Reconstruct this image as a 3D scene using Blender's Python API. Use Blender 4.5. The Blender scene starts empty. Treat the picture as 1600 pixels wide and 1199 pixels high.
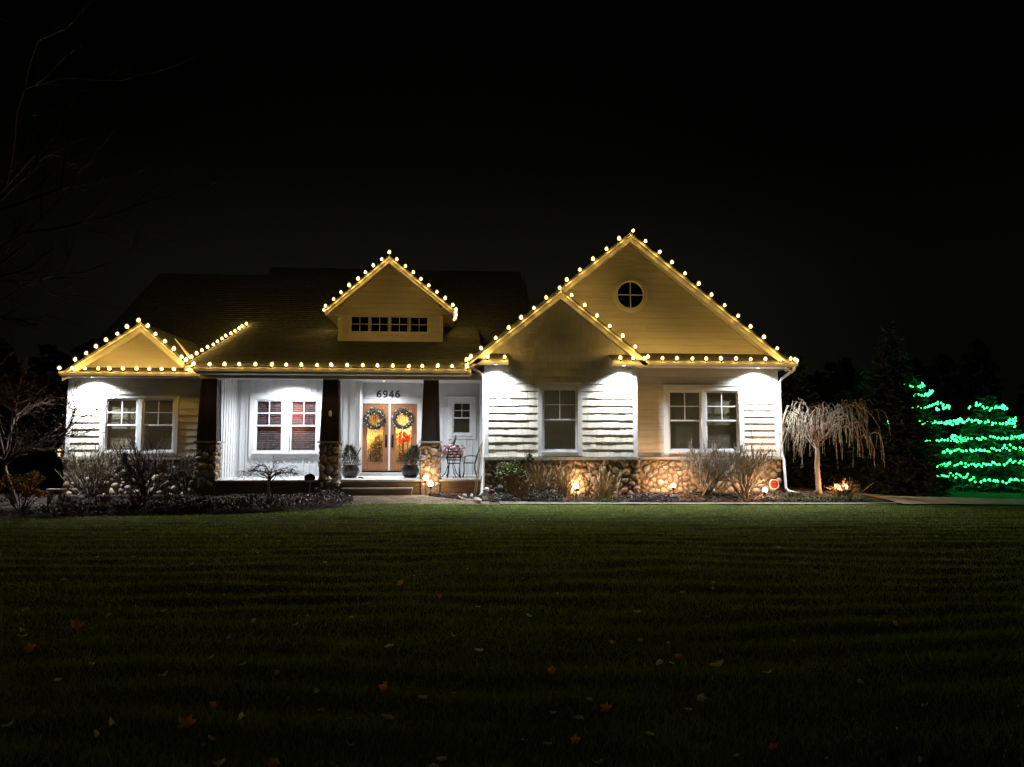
import bpy, math, random
import numpy as np
from mathutils import Vector, Matrix, noise

R = random.Random(11)
S = bpy.context.scene
COL = S.collection
PI = math.pi

# ---------------------------------------------------------------- camera
CAM_H = 1.6
F_PX = 1155.0
PITCH, YAW = math.radians(4.83), math.radians(4.5)
cam_d = bpy.data.cameras.new('camera')
cam_d.sensor_width = 36.0
cam_d.lens = 36.0 * F_PX / 1600.0
cam_d.clip_start, cam_d.clip_end = 0.05, 2000
cam = bpy.data.objects.new('camera', cam_d)
COL.objects.link(cam)
cam.location = (0, 0, CAM_H)
cam.rotation_euler = (PI / 2 + PITCH, 0, -YAW)
S.camera = cam

# ---------------------------------------------------------------- night sky
W = bpy.data.worlds.new('World')
S.world = W
W.use_nodes = True
wn, wl = W.node_tree.nodes, W.node_tree.links
wn.clear()
w_out = wn.new('ShaderNodeOutputWorld')
w_bg = wn.new('ShaderNodeBackground')
w_tc = wn.new('ShaderNodeTexCoord')
w_sep = wn.new('ShaderNodeSeparateXYZ')
w_rmp = wn.new('ShaderNodeValToRGB')
wl.new(w_tc.outputs['Generated'], w_sep.inputs[0])
wl.new(w_sep.outputs['Z'], w_rmp.inputs[0])
wl.new(w_rmp.outputs[0], w_bg.inputs[0])
wl.new(w_bg.outputs[0], w_out.inputs[0])
el = w_rmp.color_ramp.elements
el[0].position, el[0].color = 0.0, (0.0056, 0.0054, 0.0038, 1)
el[1].position, el[1].color = 0.62, (0.0002, 0.0002, 0.0002, 1)
e = el.new(0.22); e.color = (0.0052, 0.0050, 0.0036, 1)
e = el.new(0.36); e.color = (0.0016, 0.0015, 0.0011, 1)
w_mr = wn.new('ShaderNodeMapRange'); w_mr.interpolation_type = 'SMOOTHSTEP'      # glow of the town beyond the house
for k_, v_ in ((1, .80), (2, .985), (3, .30), (4, 1.0)): w_mr.inputs[k_].default_value = v_
wl.new(w_sep.outputs['Y'], w_mr.inputs[0]); wl.new(w_mr.outputs[0], w_bg.inputs[1])

sun_d = bpy.data.lights.new('lawn_fill_sun', 'SUN'); sun_d.energy = 0.022; sun_d.angle = math.radians(0.5); sun_d.color = (1.0, 0.97, 0.86)  # dim fill added to lift the dark lawn, no moon known
sun = bpy.data.objects.new('lawn_fill_sun', sun_d); COL.objects.link(sun); sun.rotation_euler = (math.radians(38), 0, math.radians(-35))

S.view_settings.view_transform = 'Standard'
S.view_settings.look = 'None'
S.view_settings.exposure = 0.0
S.view_settings.gamma = 1.0
S.view_settings.use_curve_mapping = False
S.render.engine = 'CYCLES'
S.cycles.use_denoising = True
S.cycles.use_adaptive_sampling = False
S.cycles.max_bounces = 5
S.cycles.diffuse_bounces = 2
S.cycles.glossy_bounces = 2
S.cycles.transparent_max_bounces = 8
S.cycles.sample_clamp_indirect = 4.0
S.cycles.use_light_tree = True

# lamp strengths
BULB_W = 7.0
GREEN_W = 0.5
DOWN_W = 2000.0
PORCH_W = 950.0
GARDEN_W = 72.0
COOL = (0.83, 0.90, 1.0)
WARM = (1.0, 0.60, 0.13)
GARDEN = (1.0, 0.57, 0.28)

# ---------------------------------------------------------------- measuring helpers (survey of the place from the camera's standpoint)
_cp, _sp, _cs, _ss = math.cos(PITCH), math.sin(PITCH), math.cos(YAW), math.sin(YAW)
_fw = Vector((_ss * _cp, _cs * _cp, _sp)); _rt = Vector((_cs, -_ss, 0)); _up = _rt.cross(_fw)
def _ray(px, py):
    return _fw + _rt * ((px - 800) / F_PX) - _up * ((py - 599.5) / F_PX)
def at(px, py, Y):
    d = _ray(px, py); q = d * (Y / d.y)
    return q.x, q.z + CAM_H
def ground_at(px, py, z=0.0):
    d = _ray(px, py); q = d * ((z - CAM_H) / d.z)
    return q.x, q.y
def sstep(a, b, t):
    t = min(1, max(0, (t - a) / (b - a))); return t * t * (3 - 2 * t)
def terrain(x, y):
    return 0.15 * sstep(20.2, 21.6, y) * (1 - sstep(11.8, 14.5, x)) + 0.01

# ---------------------------------------------------------------- materials
MATS = {}
def mat(name, col, rough=0.6, spec=0.5, var=0.0, vscale=6.0, bump=0.0, bscale=30.0, metal=0.0, stretch=None, obj_var=0.0, trans=0.0):
    if name in MATS: return MATS[name]
    m = bpy.data.materials.new(name); m.use_nodes = True
    n, l = m.node_tree.nodes, m.node_tree.links
    b = n['Principled BSDF']
    b.inputs['Base Color'].default_value = (*col, 1)
    b.inputs['Roughness'].default_value = rough
    b.inputs['Specular IOR Level'].default_value = spec
    b.inputs['Metallic'].default_value = metal
    tc = n.new('ShaderNodeTexCoord'); src = tc.outputs['Object']
    if stretch:
        mp = n.new('ShaderNodeMapping'); mp.inputs['Scale'].default_value = stretch
        l.new(src, mp.inputs[0]); src = mp.outputs[0]
    if var or obj_var:
        mx = n.new('ShaderNodeMix'); mx.data_type = 'RGBA'; mx.blend_type = 'MULTIPLY'
        mx.inputs[0].default_value = 1.0
        mx.inputs[6].default_value = (*col, 1)
        fac = None
        if var:
            t = n.new('ShaderNodeTexNoise'); t.inputs['Scale'].default_value = vscale; t.inputs['Detail'].default_value = 6
            l.new(src, t.inputs['Vector'])
            mr = n.new('ShaderNodeMapRange'); mr.inputs[1].default_value = 0.3; mr.inputs[2].default_value = 0.7
            mr.inputs[3].default_value = 1 - var; mr.inputs[4].default_value = 1 + var * 0.6
            l.new(t.outputs['Fac'], mr.inputs[0]); fac = mr.outputs[0]
        if obj_var:
            oi = n.new('ShaderNodeObjectInfo')
            mr2 = n.new('ShaderNodeMapRange'); mr2.inputs[3].default_value = 1 - obj_var; mr2.inputs[4].default_value = 1 + obj_var * 0.7
            l.new(oi.outputs['Random'], mr2.inputs[0])
            if fac is not None:
                mm = n.new('ShaderNodeMath'); mm.operation = 'MULTIPLY'
                l.new(fac, mm.inputs[0]); l.new(mr2.outputs[0], mm.inputs[1]); fac = mm.outputs[0]
            else: fac = mr2.outputs[0]
        cb = n.new('ShaderNodeCombineColor')
        for k in range(3): l.new(fac, cb.inputs[k])
        l.new(cb.outputs[0], mx.inputs[7])
        l.new(mx.outputs[2], b.inputs['Base Color'])
    if bump:
        t2 = n.new('ShaderNodeTexNoise'); t2.inputs['Scale'].default_value = bscale; t2.inputs['Detail'].default_value = 8
        l.new(src, t2.inputs['Vector'])
        bp = n.new('ShaderNodeBump'); bp.inputs['Strength'].default_value = bump; bp.inputs['Distance'].default_value = 0.02
        l.new(t2.outputs['Fac'], bp.inputs['Height']); l.new(bp.outputs[0], b.inputs['Normal'])
    MATS[name] = m
    return m
def emit(name, col, s):
    if name in MATS: return MATS[name]
    m = bpy.data.materials.new(name); m.use_nodes = True
    n, l = m.node_tree.nodes, m.node_tree.links
    n.clear(); o = n.new('ShaderNodeOutputMaterial'); e = n.new('ShaderNodeEmission')
    e.inputs[0].default_value = (*col, 1); e.inputs[1].default_value = s
    l.new(e.outputs[0], o.inputs[0]); MATS[name] = m
    return m
def glow_glass(name, col, s_, tr):
    m = emit(name, col, s_); n, l = m.node_tree.nodes, m.node_tree.links
    t = n.new('ShaderNodeBsdfTransparent'); mx = n.new('ShaderNodeMixShader'); mx.inputs[0].default_value = 1 - tr
    l.new(t.outputs[0], mx.inputs[1]); l.new(n['Emission'].outputs[0], mx.inputs[2]); l.new(mx.outputs[0], n['Material Output'].inputs[0])
    return m
def glassy(name, tint, refl, rough=0.02, wobble=0.0):
    if name in MATS: return MATS[name]
    m = bpy.data.materials.new(name); m.use_nodes = True
    n, l = m.node_tree.nodes, m.node_tree.links
    n.clear(); o = n.new('ShaderNodeOutputMaterial'); t = n.new('ShaderNodeBsdfTransparent'); g = n.new('ShaderNodeBsdfGlossy')
    t.inputs[0].default_value = (*tint, 1); g.inputs['Roughness'].default_value = rough
    mx = n.new('ShaderNodeMixShader'); mx.inputs[0].default_value = refl
    if wobble:
        tc = n.new('ShaderNodeTexCoord'); no = n.new('ShaderNodeTexNoise'); no.inputs['Scale'].default_value = 14
        l.new(tc.outputs['Object'], no.inputs['Vector'])
        bp = n.new('ShaderNodeBump'); bp.inputs['Strength'].default_value = wobble; bp.inputs['Distance'].default_value = 0.03
        l.new(no.outputs['Fac'], bp.inputs['Height']); l.new(bp.outputs[0], g.inputs['Normal'])
    l.new(t.outputs[0], mx.inputs[1]); l.new(g.outputs[0], mx.inputs[2]); l.new(mx.outputs[0], o.inputs[0])
    MATS[name] = m
    return m

def leafmat(name, col, tcol, fac, vscale, rough=.6, spec=.2, var=.4):
    m = mat(name, col, rough, spec, var=var, vscale=vscale)
    n, l = m.node_tree.nodes, m.node_tree.links
    t = n.new('ShaderNodeBsdfTranslucent'); t.inputs[0].default_value = (*tcol, 1)
    mx = n.new('ShaderNodeMixShader'); mx.inputs[0].default_value = fac
    l.new(n['Principled BSDF'].outputs[0], mx.inputs[1]); l.new(t.outputs[0], mx.inputs[2]); l.new(mx.outputs[0], n['Material Output'].inputs[0])
    return m
M_SIDING = mat('cream_siding', (0.72, 0.66, 0.53), 0.55, 0.3, var=0.10, vscale=5, bump=0.12, bscale=60, stretch=(0.25, 1, 2), obj_var=0.05)
M_SHAKE = mat('cream_shake', (0.70, 0.65, 0.53), 0.6, 0.3, var=0.12, vscale=9, bump=0.25, bscale=50, stretch=(3, 1, 0.35), obj_var=0.12)
M_TRIM = mat('white_trim', (0.76, 0.74, 0.70), 0.45, 0.4, var=0.05, vscale=3, bump=0.03)
M_CREAMTRIM = mat('cream_trim', (0.74, 0.68, 0.54), 0.5, 0.35, var=0.07, vscale=3, bump=0.04)
M_BATTEN = mat('white_board', (0.66, 0.66, 0.65), 0.55, 0.3, var=0.06, vscale=3, bump=0.05, stretch=(2, 2, 0.3))
M_SASH = mat('white_sash', (0.78, 0.78, 0.78), 0.35, 0.5)
M_WALLCORE = mat('wall_core', (0.5, 0.46, 0.38), 0.8, 0.2, var=0.1)
M_BROWN = mat('dark_brown_wood', (0.035, 0.024, 0.017), 0.6, 0.25, var=0.35, vscale=8, bump=0.15, stretch=(4, 4, 0.4))
M_SKIRT = mat('brown_porch_board', (0.21, 0.155, 0.10), 0.65, 0.3, var=0.25, vscale=6, bump=0.15, stretch=(0.4, 3, 3))
M_SHINGLE = mat('asphalt_shingle', (0.105, 0.108, 0.088), 0.85, 0.25, var=0.45, vscale=9, bump=0.5, bscale=70)
M_MORTAR = mat('mortar', (0.17, 0.145, 0.11), 0.9, 0.2, var=0.3, vscale=12, bump=0.5, bscale=40)
STONES = [mat('stone_' + k, c, 0.65, 0.35, var=0.28, vscale=9, bump=0.3, bscale=24, obj_var=0.3) for k, c in
          (('tan', (0.37, 0.29, 0.19)), ('grey', (0.33, 0.31, 0.27)), ('brown', (0.27, 0.19, 0.12)), ('rose', (0.35, 0.24, 0.18)), ('buff', (0.40, 0.33, 0.23)))]
M_LEDGE = mat('stone_ledge', (0.42, 0.38, 0.30), 0.7, 0.3, var=0.2, vscale=7, bump=0.4, bscale=25)
M_CONCRETE = mat('concrete', (0.27, 0.24, 0.18), 0.8, 0.25, var=0.15, vscale=3, bump=0.15)
M_PORCH = mat('porch_floor', (0.52, 0.51, 0.49), 0.6, 0.35, var=0.12, vscale=3)
M_DRIVE = mat('driveway_concrete', (0.36, 0.29, 0.18), 0.85, 0.25, var=0.2, vscale=1.6, bump=0.2)
M_PAVER = mat('paver', (0.40, 0.32, 0.22), 0.8, 0.25, var=0.2, vscale=9, bump=0.3, obj_var=0.25)
M_SAND = mat('joint_sand', (0.16, 0.13, 0.09), 0.95, 0.1)
M_DOOR = mat('door_wood', (0.33, 0.145, 0.066), 0.4, 0.4, var=0.35, vscale=5, bump=0.08, stretch=(6, 6, 0.6))
M_BRONZE = mat('dark_bronze', (0.035, 0.028, 0.022), 0.4, 0.5, metal=0.7)
M_BLACK = mat('black_iron', (0.015, 0.015, 0.016), 0.45, 0.5)
M_DIGIT = mat('black_numeral', (0.008, 0.008, 0.008), 0.4, 0.4)
M_GLASS = glassy('window_glass', (0.80, 0.80, 0.76), 0.09)
M_CLEAR = glassy('porch_glass', (0.88, 0.9, 0.9), 0.08)
M_DARKGLASS = glassy('dark_window_glass', (0.30, 0.33, 0.36), 0.10)
M_LEADED = glassy('leaded_glass', (0.86, 0.78, 0.62), 0.16, 0.08, 0.6)
M_BLIND = leafmat('tan_blind', (0.36, 0.34, 0.28), (.5, .47, .39), .5, 3, .6, .25, .08)
M_PBLIND = mat('dark_blind', (0.16, 0.13, 0.13), 0.5, 0.4, obj_var=0.15)
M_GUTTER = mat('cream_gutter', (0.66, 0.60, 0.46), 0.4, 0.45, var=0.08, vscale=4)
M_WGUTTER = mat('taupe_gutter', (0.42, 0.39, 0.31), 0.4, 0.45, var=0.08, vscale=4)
M_SPOUT = mat('white_downspout', (0.70, 0.70, 0.70), 0.4, 0.45, var=0.08)
M_GRASS = leafmat('lawn_grass', (0.120, 0.168, 0.026), (0.20, 0.275, 0.048), .55, 1.4)
M_SOIL = mat('lawn_soil', (0.062, 0.080, 0.018), 0.95, 0.1, var=0.5, vscale=1.6, bump=0.6, bscale=22)
M_FAR = mat('far_grass', (0.035, 0.05, 0.018), 0.95, 0.1, var=0.4, vscale=0.5)
M_MULCH = mat('mulch', (0.032, 0.022, 0.016), 0.95, 0.15, var=0.5, vscale=14, bump=0.9, bscale=30)
M_CHIP = mat('mulch_chip', (0.10, 0.072, 0.052), 0.85, 0.2, var=0.5, vscale=3)
M_TWIG = mat('bare_twig', (0.25, 0.20, 0.14), 0.8, 0.25, var=0.25, vscale=4)
M_TWIGD = mat('dark_twig', (0.09, 0.065, 0.048), 0.8, 0.25, var=0.3, vscale=4)
M_TWIGR = mat('russet_twig', (0.095, 0.058, 0.036), 0.8, 0.25, var=0.3, vscale=4)
M_BARK = mat('bark', (0.20, 0.15, 0.10), 0.9, 0.2, var=0.35, vscale=10, bump=0.6, bscale=30, stretch=(3, 3, 0.5))
M_BARKD = mat('dark_bark', (0.075, 0.06, 0.045), 0.9, 0.2, var=0.3, vscale=10, bump=0.5)
M_STRAW = mat('straw', (0.46, 0.33, 0.17), 0.75, 0.25, var=0.3, vscale=5)
M_STRAWB = mat('brown_straw', (0.27, 0.175, 0.09), 0.8, 0.25, var=0.3, vscale=5)
M_GREENLEAF = mat('green_leaf', (0.10, 0.14, 0.035), 0.55, 0.4, var=0.4, vscale=9)
M_DARKLEAF = mat('dark_leaf', (0.046, 0.054, 0.026), 0.5, 0.5, var=0.5, vscale=9)
M_PLUM = mat('plum_leaf', (0.12, 0.08, 0.085), 0.4, 0.6, var=0.5, vscale=9)
M_RUST = mat('rust_leaf', (0.24, 0.125, 0.06), 0.7, 0.3, var=0.5, vscale=9)
M_MATGREEN = mat('mat_green', (0.11, 0.12, 0.035), 0.7, 0.3, var=0.5, vscale=7)
M_NEEDLE = mat('needles', (0.075, 0.092, 0.048), 0.7, 0.3, var=0.5, vscale=4)
M_NEEDLE2 = mat('fir_needles', (0.05, 0.10, 0.06), 0.7, 0.3, var=0.5, vscale=4)
M_SEED = mat('seedhead', (0.09, 0.055, 0.035), 0.9, 0.2, var=0.4, vscale=20)
M_BULB = glow_glass('warm_bulb', (1.0, .66, .2), 36.0, .5)
M_BULBHALO = glow_glass('amber_bulb_halo', (1.0, .55, .12), 1.3, .76)  # glowing shell that imitates the warm halo around each bulb
M_WEEP = mat('weeping_twig', (0.22, 0.185, 0.13), 0.8, 0.25, var=0.25, vscale=4)
M_GBULB = glow_glass('green_bulb', (0.03, 1.0, 0.17), 10.0, .5)
M_CORD = mat('green_cord', (0.012, 0.022, 0.012), 0.6, 0.3)
M_LENS = emit('downlight_lens', COOL, 25.0)
M_GLENS = emit('garden_lens', (1.0, 0.72, 0.38), 28.0)

for m_ in (M_BULB, M_BULBHALO, M_GBULB, M_LENS, M_GLENS): m_.cycles.emission_sampling = 'NONE'   # their light comes from the lamp inside each
# ---------------------------------------------------------------- mesh helpers
class MB:
    def __init__(s): s.v, s.f, s.m = [], [], []; s.cur = 0
    def add(s, vs, fs):
        o = len(s.v); s.v += [tuple(p) for p in vs]
        s.f += [tuple(i + o for i in f) for f in fs]; s.m += [s.cur] * len(fs); return s
    def hexa(s, p):
        return s.add(p, [(3, 2, 1, 0), (4, 5, 6, 7), (0, 1, 5, 4), (1, 2, 6, 5), (2, 3, 7, 6), (3, 0, 4, 7)])
    def box(s, x0, x1, y0, y1, z0, z1):
        return s.hexa([(x0, y0, z0), (x1, y0, z0), (x1, y1, z0), (x0, y1, z0), (x0, y0, z1), (x1, y0, z1), (x1, y1, z1), (x0, y1, z1)])
    def quad(s, a, b, c, d): return s.add([a, b, c, d], [(0, 1, 2, 3)])
    def prism_y(s, poly, y0, y1):
        n = len(poly)
        vs = [(x, y0, z) for x, z in poly] + [(x, y1, z) for x, z in poly]
        return s.add(vs, [tuple(range(n)), tuple(range(2 * n - 1, n - 1, -1))] + [(i, i + n, (i + 1) % n + n, (i + 1) % n) for i in range(n)])
    def prism_x(s, poly, x0, x1):
        n = len(poly)
        vs = [(x0, y, z) for y, z in poly] + [(x1, y, z) for y, z in poly]
        return s.add(vs, [tuple(range(n)), tuple(range(2 * n - 1, n - 1, -1))] + [(i, i + n, (i + 1) % n + n, (i + 1) % n) for i in range(n)])
    def tube(s, pts, rads, n=6, cap=True):
        pts = [Vector(p) for p in pts]; k = len(pts)
        if not hasattr(rads, '__len__'): rads = [rads] * k
        o = len(s.v); fs = []
        for i, p in enumerate(pts):
            t = (pts[min(i + 1, k - 1)] - pts[max(i - 1, 0)])
            if t.length < 1e-9: t = Vector((0, 0, 1))
            t.normalize()
            ref = Vector((1, 0, 0)) if abs(t.x) < 0.75 else Vector((0, 1, 0))
            a = t.cross(ref).normalized(); b = t.cross(a)
            for j in range(n):
                an = 2 * PI * j / n
                s.v.append(tuple(p + (a * math.cos(an) + b * math.sin(an)) * rads[i]))
        for i in range(k - 1):
            for j in range(n):
                fs.append((o + i * n + j, o + i * n + (j + 1) % n, o + (i + 1) * n + (j + 1) % n, o + (i + 1) * n + j))
        if cap and n > 2:
            fs.append(tuple(o + j for j in range(n))[::-1]); fs.append(tuple(o + (k - 1) * n + j for j in range(n)))
        s.f += fs; s.m += [s.cur] * len(fs); return s
    def lathe(s, prof, c=(0, 0, 0), n=16):
        o = len(s.v); fs = []
        for r, z in prof:
            for j in range(n):
                an = 2 * PI * j / n
                s.v.append((c[0] + r * math.cos(an), c[1] + r * math.sin(an), c[2] + z))
        for i in range(len(prof) - 1):
            for j in range(n):
                fs.append((o + i * n + j, o + i * n + (j + 1) % n, o + (i + 1) * n + (j + 1) % n, o + (i + 1) * n + j))
        fs.append(tuple(o + j for j in range(n))[::-1]); fs.append(tuple(o + (len(prof) - 1) * n + j for j in range(n)))
        s.f += fs; s.m += [s.cur] * len(fs); return s
    def ball(s, c, r, nu=8, nv=6):
        if not hasattr(r, '__len__'): r = (r, r, r)
        o = len(s.v); fs = []
        for i in range(nv + 1):
            ph = PI * i / nv
            for j in range(nu):
                th = 2 * PI * j / nu
                s.v.append((c[0] + r[0] * math.sin(ph) * math.cos(th), c[1] + r[1] * math.sin(ph) * math.sin(th), c[2] + r[2] * math.cos(ph)))
        for i in range(nv):
            for j in range(nu):
                fs.append((o + i * nu + j, o + (i + 1) * nu + j, o + (i + 1) * nu + (j + 1) % nu, o + i * nu + (j + 1) % nu))
        s.f += fs; s.m += [s.cur] * len(fs); return s
    def mesh(s, name, mats, smooth=False):
        me = bpy.data.meshes.new(name); me.from_pydata(s.v, [], s.f)
        for m in (mats if isinstance(mats, (list, tuple)) else [mats]): me.materials.append(m)
        if any(s.m): me.polygons.foreach_set('material_index', s.m)
        if smooth: me.polygons.foreach_set('use_smooth', [True] * len(s.f))
        me.update(); return me
    def build(s, name, mats, parent=None, smooth=False):
        o = bpy.data.objects.new(name, s.mesh(name, mats, smooth)); COL.objects.link(o)
        if parent is not None: o.parent = parent
        return o
def place(name, me, loc, parent=None, rot=(0, 0, 0), scale=(1, 1, 1)):
    o = bpy.data.objects.new(name, me); COL.objects.link(o)
    o.location, o.rotation_euler, o.scale = loc, rot, scale
    if parent is not None: o.parent = parent
    return o
def tag(o, label, cat, group=None):
    o['label'] = label; o['category'] = cat
    if group: o['group'] = group
    return o
def root(name, label, cat, loc=(0, 0, 0), group=None, rz=0):
    o = bpy.data.objects.new(name, None); COL.objects.link(o); o.empty_display_size = 0.1
    o.location = loc; o.rotation_euler = (0, 0, rz)
    return tag(o, label, cat, group)
def struct(o): o['kind'] = 'structure'; return o
def stuff(o): o['kind'] = 'stuff'; return o
def sheet(name, m, xs, ylo, yhi, zf, ny, parent=None, dz=0.0):
    b = MB(); nx = len(xs); vs = []
    for x in xs:
        a, c = ylo(x), yhi(x)
        for j in range(ny + 1):
            y = a + (c - a) * j / ny; vs.append((x, y, zf(x, y) + dz))
    fs = [(i * (ny + 1) + j, (i + 1) * (ny + 1) + j, (i + 1) * (ny + 1) + j + 1, i * (ny + 1) + j + 1) for i in range(nx - 1) for j in range(ny)]
    b.add(vs, fs); return b.build(name, m, parent, smooth=True)
def lin(a, b, n): return [a + (b - a) * i / (n - 1) for i in range(n)]
def interp(tab, x):
    if x <= tab[0][0]: return tab[0][1]
    for (x0, y0), (x1, y1) in zip(tab, tab[1:]):
        if x <= x1: return y0 + (y1 - y0) * (x - x0) / (x1 - x0)
    return tab[-1][1]
# ================================================================ GROUND
EDGE = [(-40, 15.0), (-16, 16.2), (-11, 16.9), (-9.86, 17.16), (-9.0, 17.75), (-7.4, 18.1), (-5.7, 18.25), (-4.6, 18.6), (-3.66, 19.1), (-3.1, 19.9), (-2.6, 20.3), (-1.5, 20.32),
        (0.84, 20.17), (5, 19.85), (8.82, 19.54), (11.2, 19.35), (12.4, 19.6), (13.4, 19.66), (15.5, 19.2), (20, 18.5), (40, 16)]
def edge(x): return interp(EDGE, x)
g = MB(); n = 48
g.add([(0, 20, -0.06)] + [(600 * math.cos(2 * PI * i / n), 20 + 600 * math.sin(2 * PI * i / n), -0.06) for i in range(n)], [(0, i + 1, (i + 1) % n + 1) for i in range(n)])
struct(g.build('ground', M_FAR))

def lawn_z(x, y):
    w = noise.noise((x * 0.22, y * 0.30, 3.1)) * 1.5 + noise.noise((x * 0.9, y * 0.5, 7.7)) * 0.35
    ph = (y + 0.06 * x) / 0.66 * 2 * PI + w * 4.2
    amp = 0.014 + 0.016 * noise.noise((x * 0.35, y * 0.8, 1.3))
    far = sstep(3.0, 9.0, y)
    return amp * math.sin(ph) * (0.35 + 0.65 * far) + 0.022 * noise.noise((x * 1.4, y * 2.2, 0.4)) + 0.03 * noise.noise((x * 0.25, y * 0.25, 9.4)) - 0.005
struct(sheet('lawn', M_SOIL, lin(-17, 24, 165), lambda x: 1.2, edge, lawn_z, 230))

# grass blades: uncountable, denser near the viewer's side of the lawn
def grass():
    rs = np.random.RandomState(4); N = 420000
    r = np.exp(rs.uniform(np.log(2.6), np.log(22.5), N)); a = rs.uniform(-0.80, 0.92, N)
    x = r * np.sin(a); y = r * np.cos(a)
    ex = np.interp(x, [p[0] for p in EDGE], [p[1] for p in EDGE])
    k = (y < ex + 0.03) & (x > -16.8) & (x < 23.5) & (y > 1.3)
    x, y, r = x[k], y[k], r[k]; n = len(x)
    # height lookup
    gx, gy = np.linspace(-17, 24, 200), np.linspace(1, 21, 420)
    tab = np.array([[lawn_z(X, Y) for Y in gy] for X in gx])
    ix = np.clip(((x + 17) / 41 * 199).astype(int), 0, 199); iy = np.clip(((y - 1) / 20 * 419).astype(int), 0, 419)
    z = tab[ix, iy]
    h = rs.uniform(0.022, 0.05, n); w = 0.0022 + 0.00055 * r
    th = rs.uniform(0, 2 * np.pi, n); le = rs.uniform(0.2, 1.1, n) * h; la = rs.uniform(0, 2 * np.pi, n)
    v = np.zeros((n, 3, 3), np.float32)
    cx, sx = np.cos(th) * w, np.sin(th) * w
    v[:, 0] = np.stack([x - cx, y - sx, z - 0.01], 1); v[:, 1] = np.stack([x + cx, y + sx, z - 0.01], 1)
    v[:, 2] = np.stack([x + np.cos(la) * le, y + np.sin(la) * le, z + h], 1)
    me = bpy.data.meshes.new('grass'); me.vertices.add(3 * n); me.vertices.foreach_set('co', v.ravel())
    me.loops.add(3 * n); me.loops.foreach_set('vertex_index', np.arange(3 * n, dtype=np.int32))
    me.polygons.add(n); me.polygons.foreach_set('loop_start', np.arange(0, 3 * n, 3, dtype=np.int32)); me.polygons.foreach_set('loop_total', np.full(n, 3, np.int32))
    me.materials.append(M_GRASS); me.update(calc_edges=True)
    o = bpy.data.objects.new('grass', me); COL.objects.link(o); stuff(o)
grass()

# beds, walk, driveway
WALK_IN = [(-3.0, 21.62), (-0.75, 21.62), (-0.45, 21.3), (0.2, 20.95), (0.9, 20.72), (2, 20.55), (5, 20.35), (8.8, 20.0), (11.6, 19.75), (12.5, 19.75)]
def walk_in(x): return interp(WALK_IN, x)
bed_l = struct(sheet('planting_bed', M_MULCH, lin(-17, -2.95, 70), lambda x: edge(x) - 0.02, lambda x: 25.0 if x < -11.4 else 22.7, lambda x, y: terrain(x, y) + 0.03 * noise.noise((x * 2, y * 2, 5)) + 0.03 * sstep(0, 0.4, y - edge(x)), 26))
bed_r = struct(sheet('planting_bed', M_MULCH, lin(-0.72, 11.55, 60), lambda x: walk_in(x) - 0.01, lambda x: 22.2, lambda x, y: terrain(x, y) + 0.03 * noise.noise((x * 2, y * 2, 5)) + 0.035 * sstep(0, 0.3, y - walk_in(x)), 18))
struct(sheet('yard', M_FAR, lin(9.7, 12.4, 10), lambda x: 22.2 if x < 11.55 else walk_in(x), lambda x: 24, terrain, 8, dz=-0.01))
walk = struct(sheet('walkway', M_SAND, lin(-2.98, 12.5, 60), lambda x: edge(x) - 0.02, walk_in, terrain, 8, dz=0.006))
pv = [MB().add(*(lambda w, d, h, e: ([(-w, -d, 0), (w, -d, 0), (w, d, 0), (-w, d, 0), (-w + e, -d + e, h), (w - e, -d + e, h), (w - e, d - e, h), (-w + e, d - e, h)], [(4, 5, 6, 7), (0, 1, 5, 4), (1, 2, 6, 5), (2, 3, 7, 6), (3, 0, 4, 7)]))(0.108 * k, 0.072 * k, 0.022, 0.008)).mesh('paver', M_PAVER) for k in (0.97, 1.0)]
cnt = 0; y = 20.06; row = 0; spots = []
while y < 21.6:
    x = -2.9 + (0.11 if row % 2 else 0)
    while x < 1.2:
        if edge(x) + 0.07 < y < walk_in(x) - 0.05: spots.append((x, y))
        x += 0.222
    y += 0.15; row += 1
for x, y in spots[:300]:
    place('paver', R.choice(pv), (x, y, terrain(x, y) + 0.006), walk, (R.uniform(-.015, .015), R.uniform(-.01, .01), R.uniform(-.02, .02)))
# poured strip in front of the right bed, cut into slabs
x = 1.25
while x < 12.2:
    x1 = min(x + 1.35, 12.3); b = MB()
    def pt(xx, t, z): yy = edge(xx) + 0.03 + (walk_in(xx) - edge(xx) - 0.05) * t; return (xx, yy, terrain(xx, yy) + z)
    a, c = x + 0.012, x1 - 0.012
    b.hexa([pt(a, 0, 0), pt(c, 0, 0), pt(c, 1, 0), pt(a, 1, 0), pt(a, 0, .035), pt(c, 0, .035), pt(c, 1, .035), pt(a, 1, .035)])
    b.build('slab', M_CONCRETE, walk); x = x1
dr = MB()
dpts = [(9.95, 25.6), (9.95, 23.0), (11.7, 22.9), (12.35, 21.4), (12.4, 19.62), (13.4, 19.68), (15.5, 19.22), (20, 18.5), (40, 16.02), (40, 17.5), (20, 19.9), (16.7, 20.6), (14.2, 22.6), (12.6, 24.6), (11.7, 25.8)]
dr.add([(x, y, max(terrain(x, y), 0.012) - 0.004) for x, y in dpts], [tuple(range(len(dpts)))])
struct(dr.build('driveway', M_DRIVE))
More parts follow.
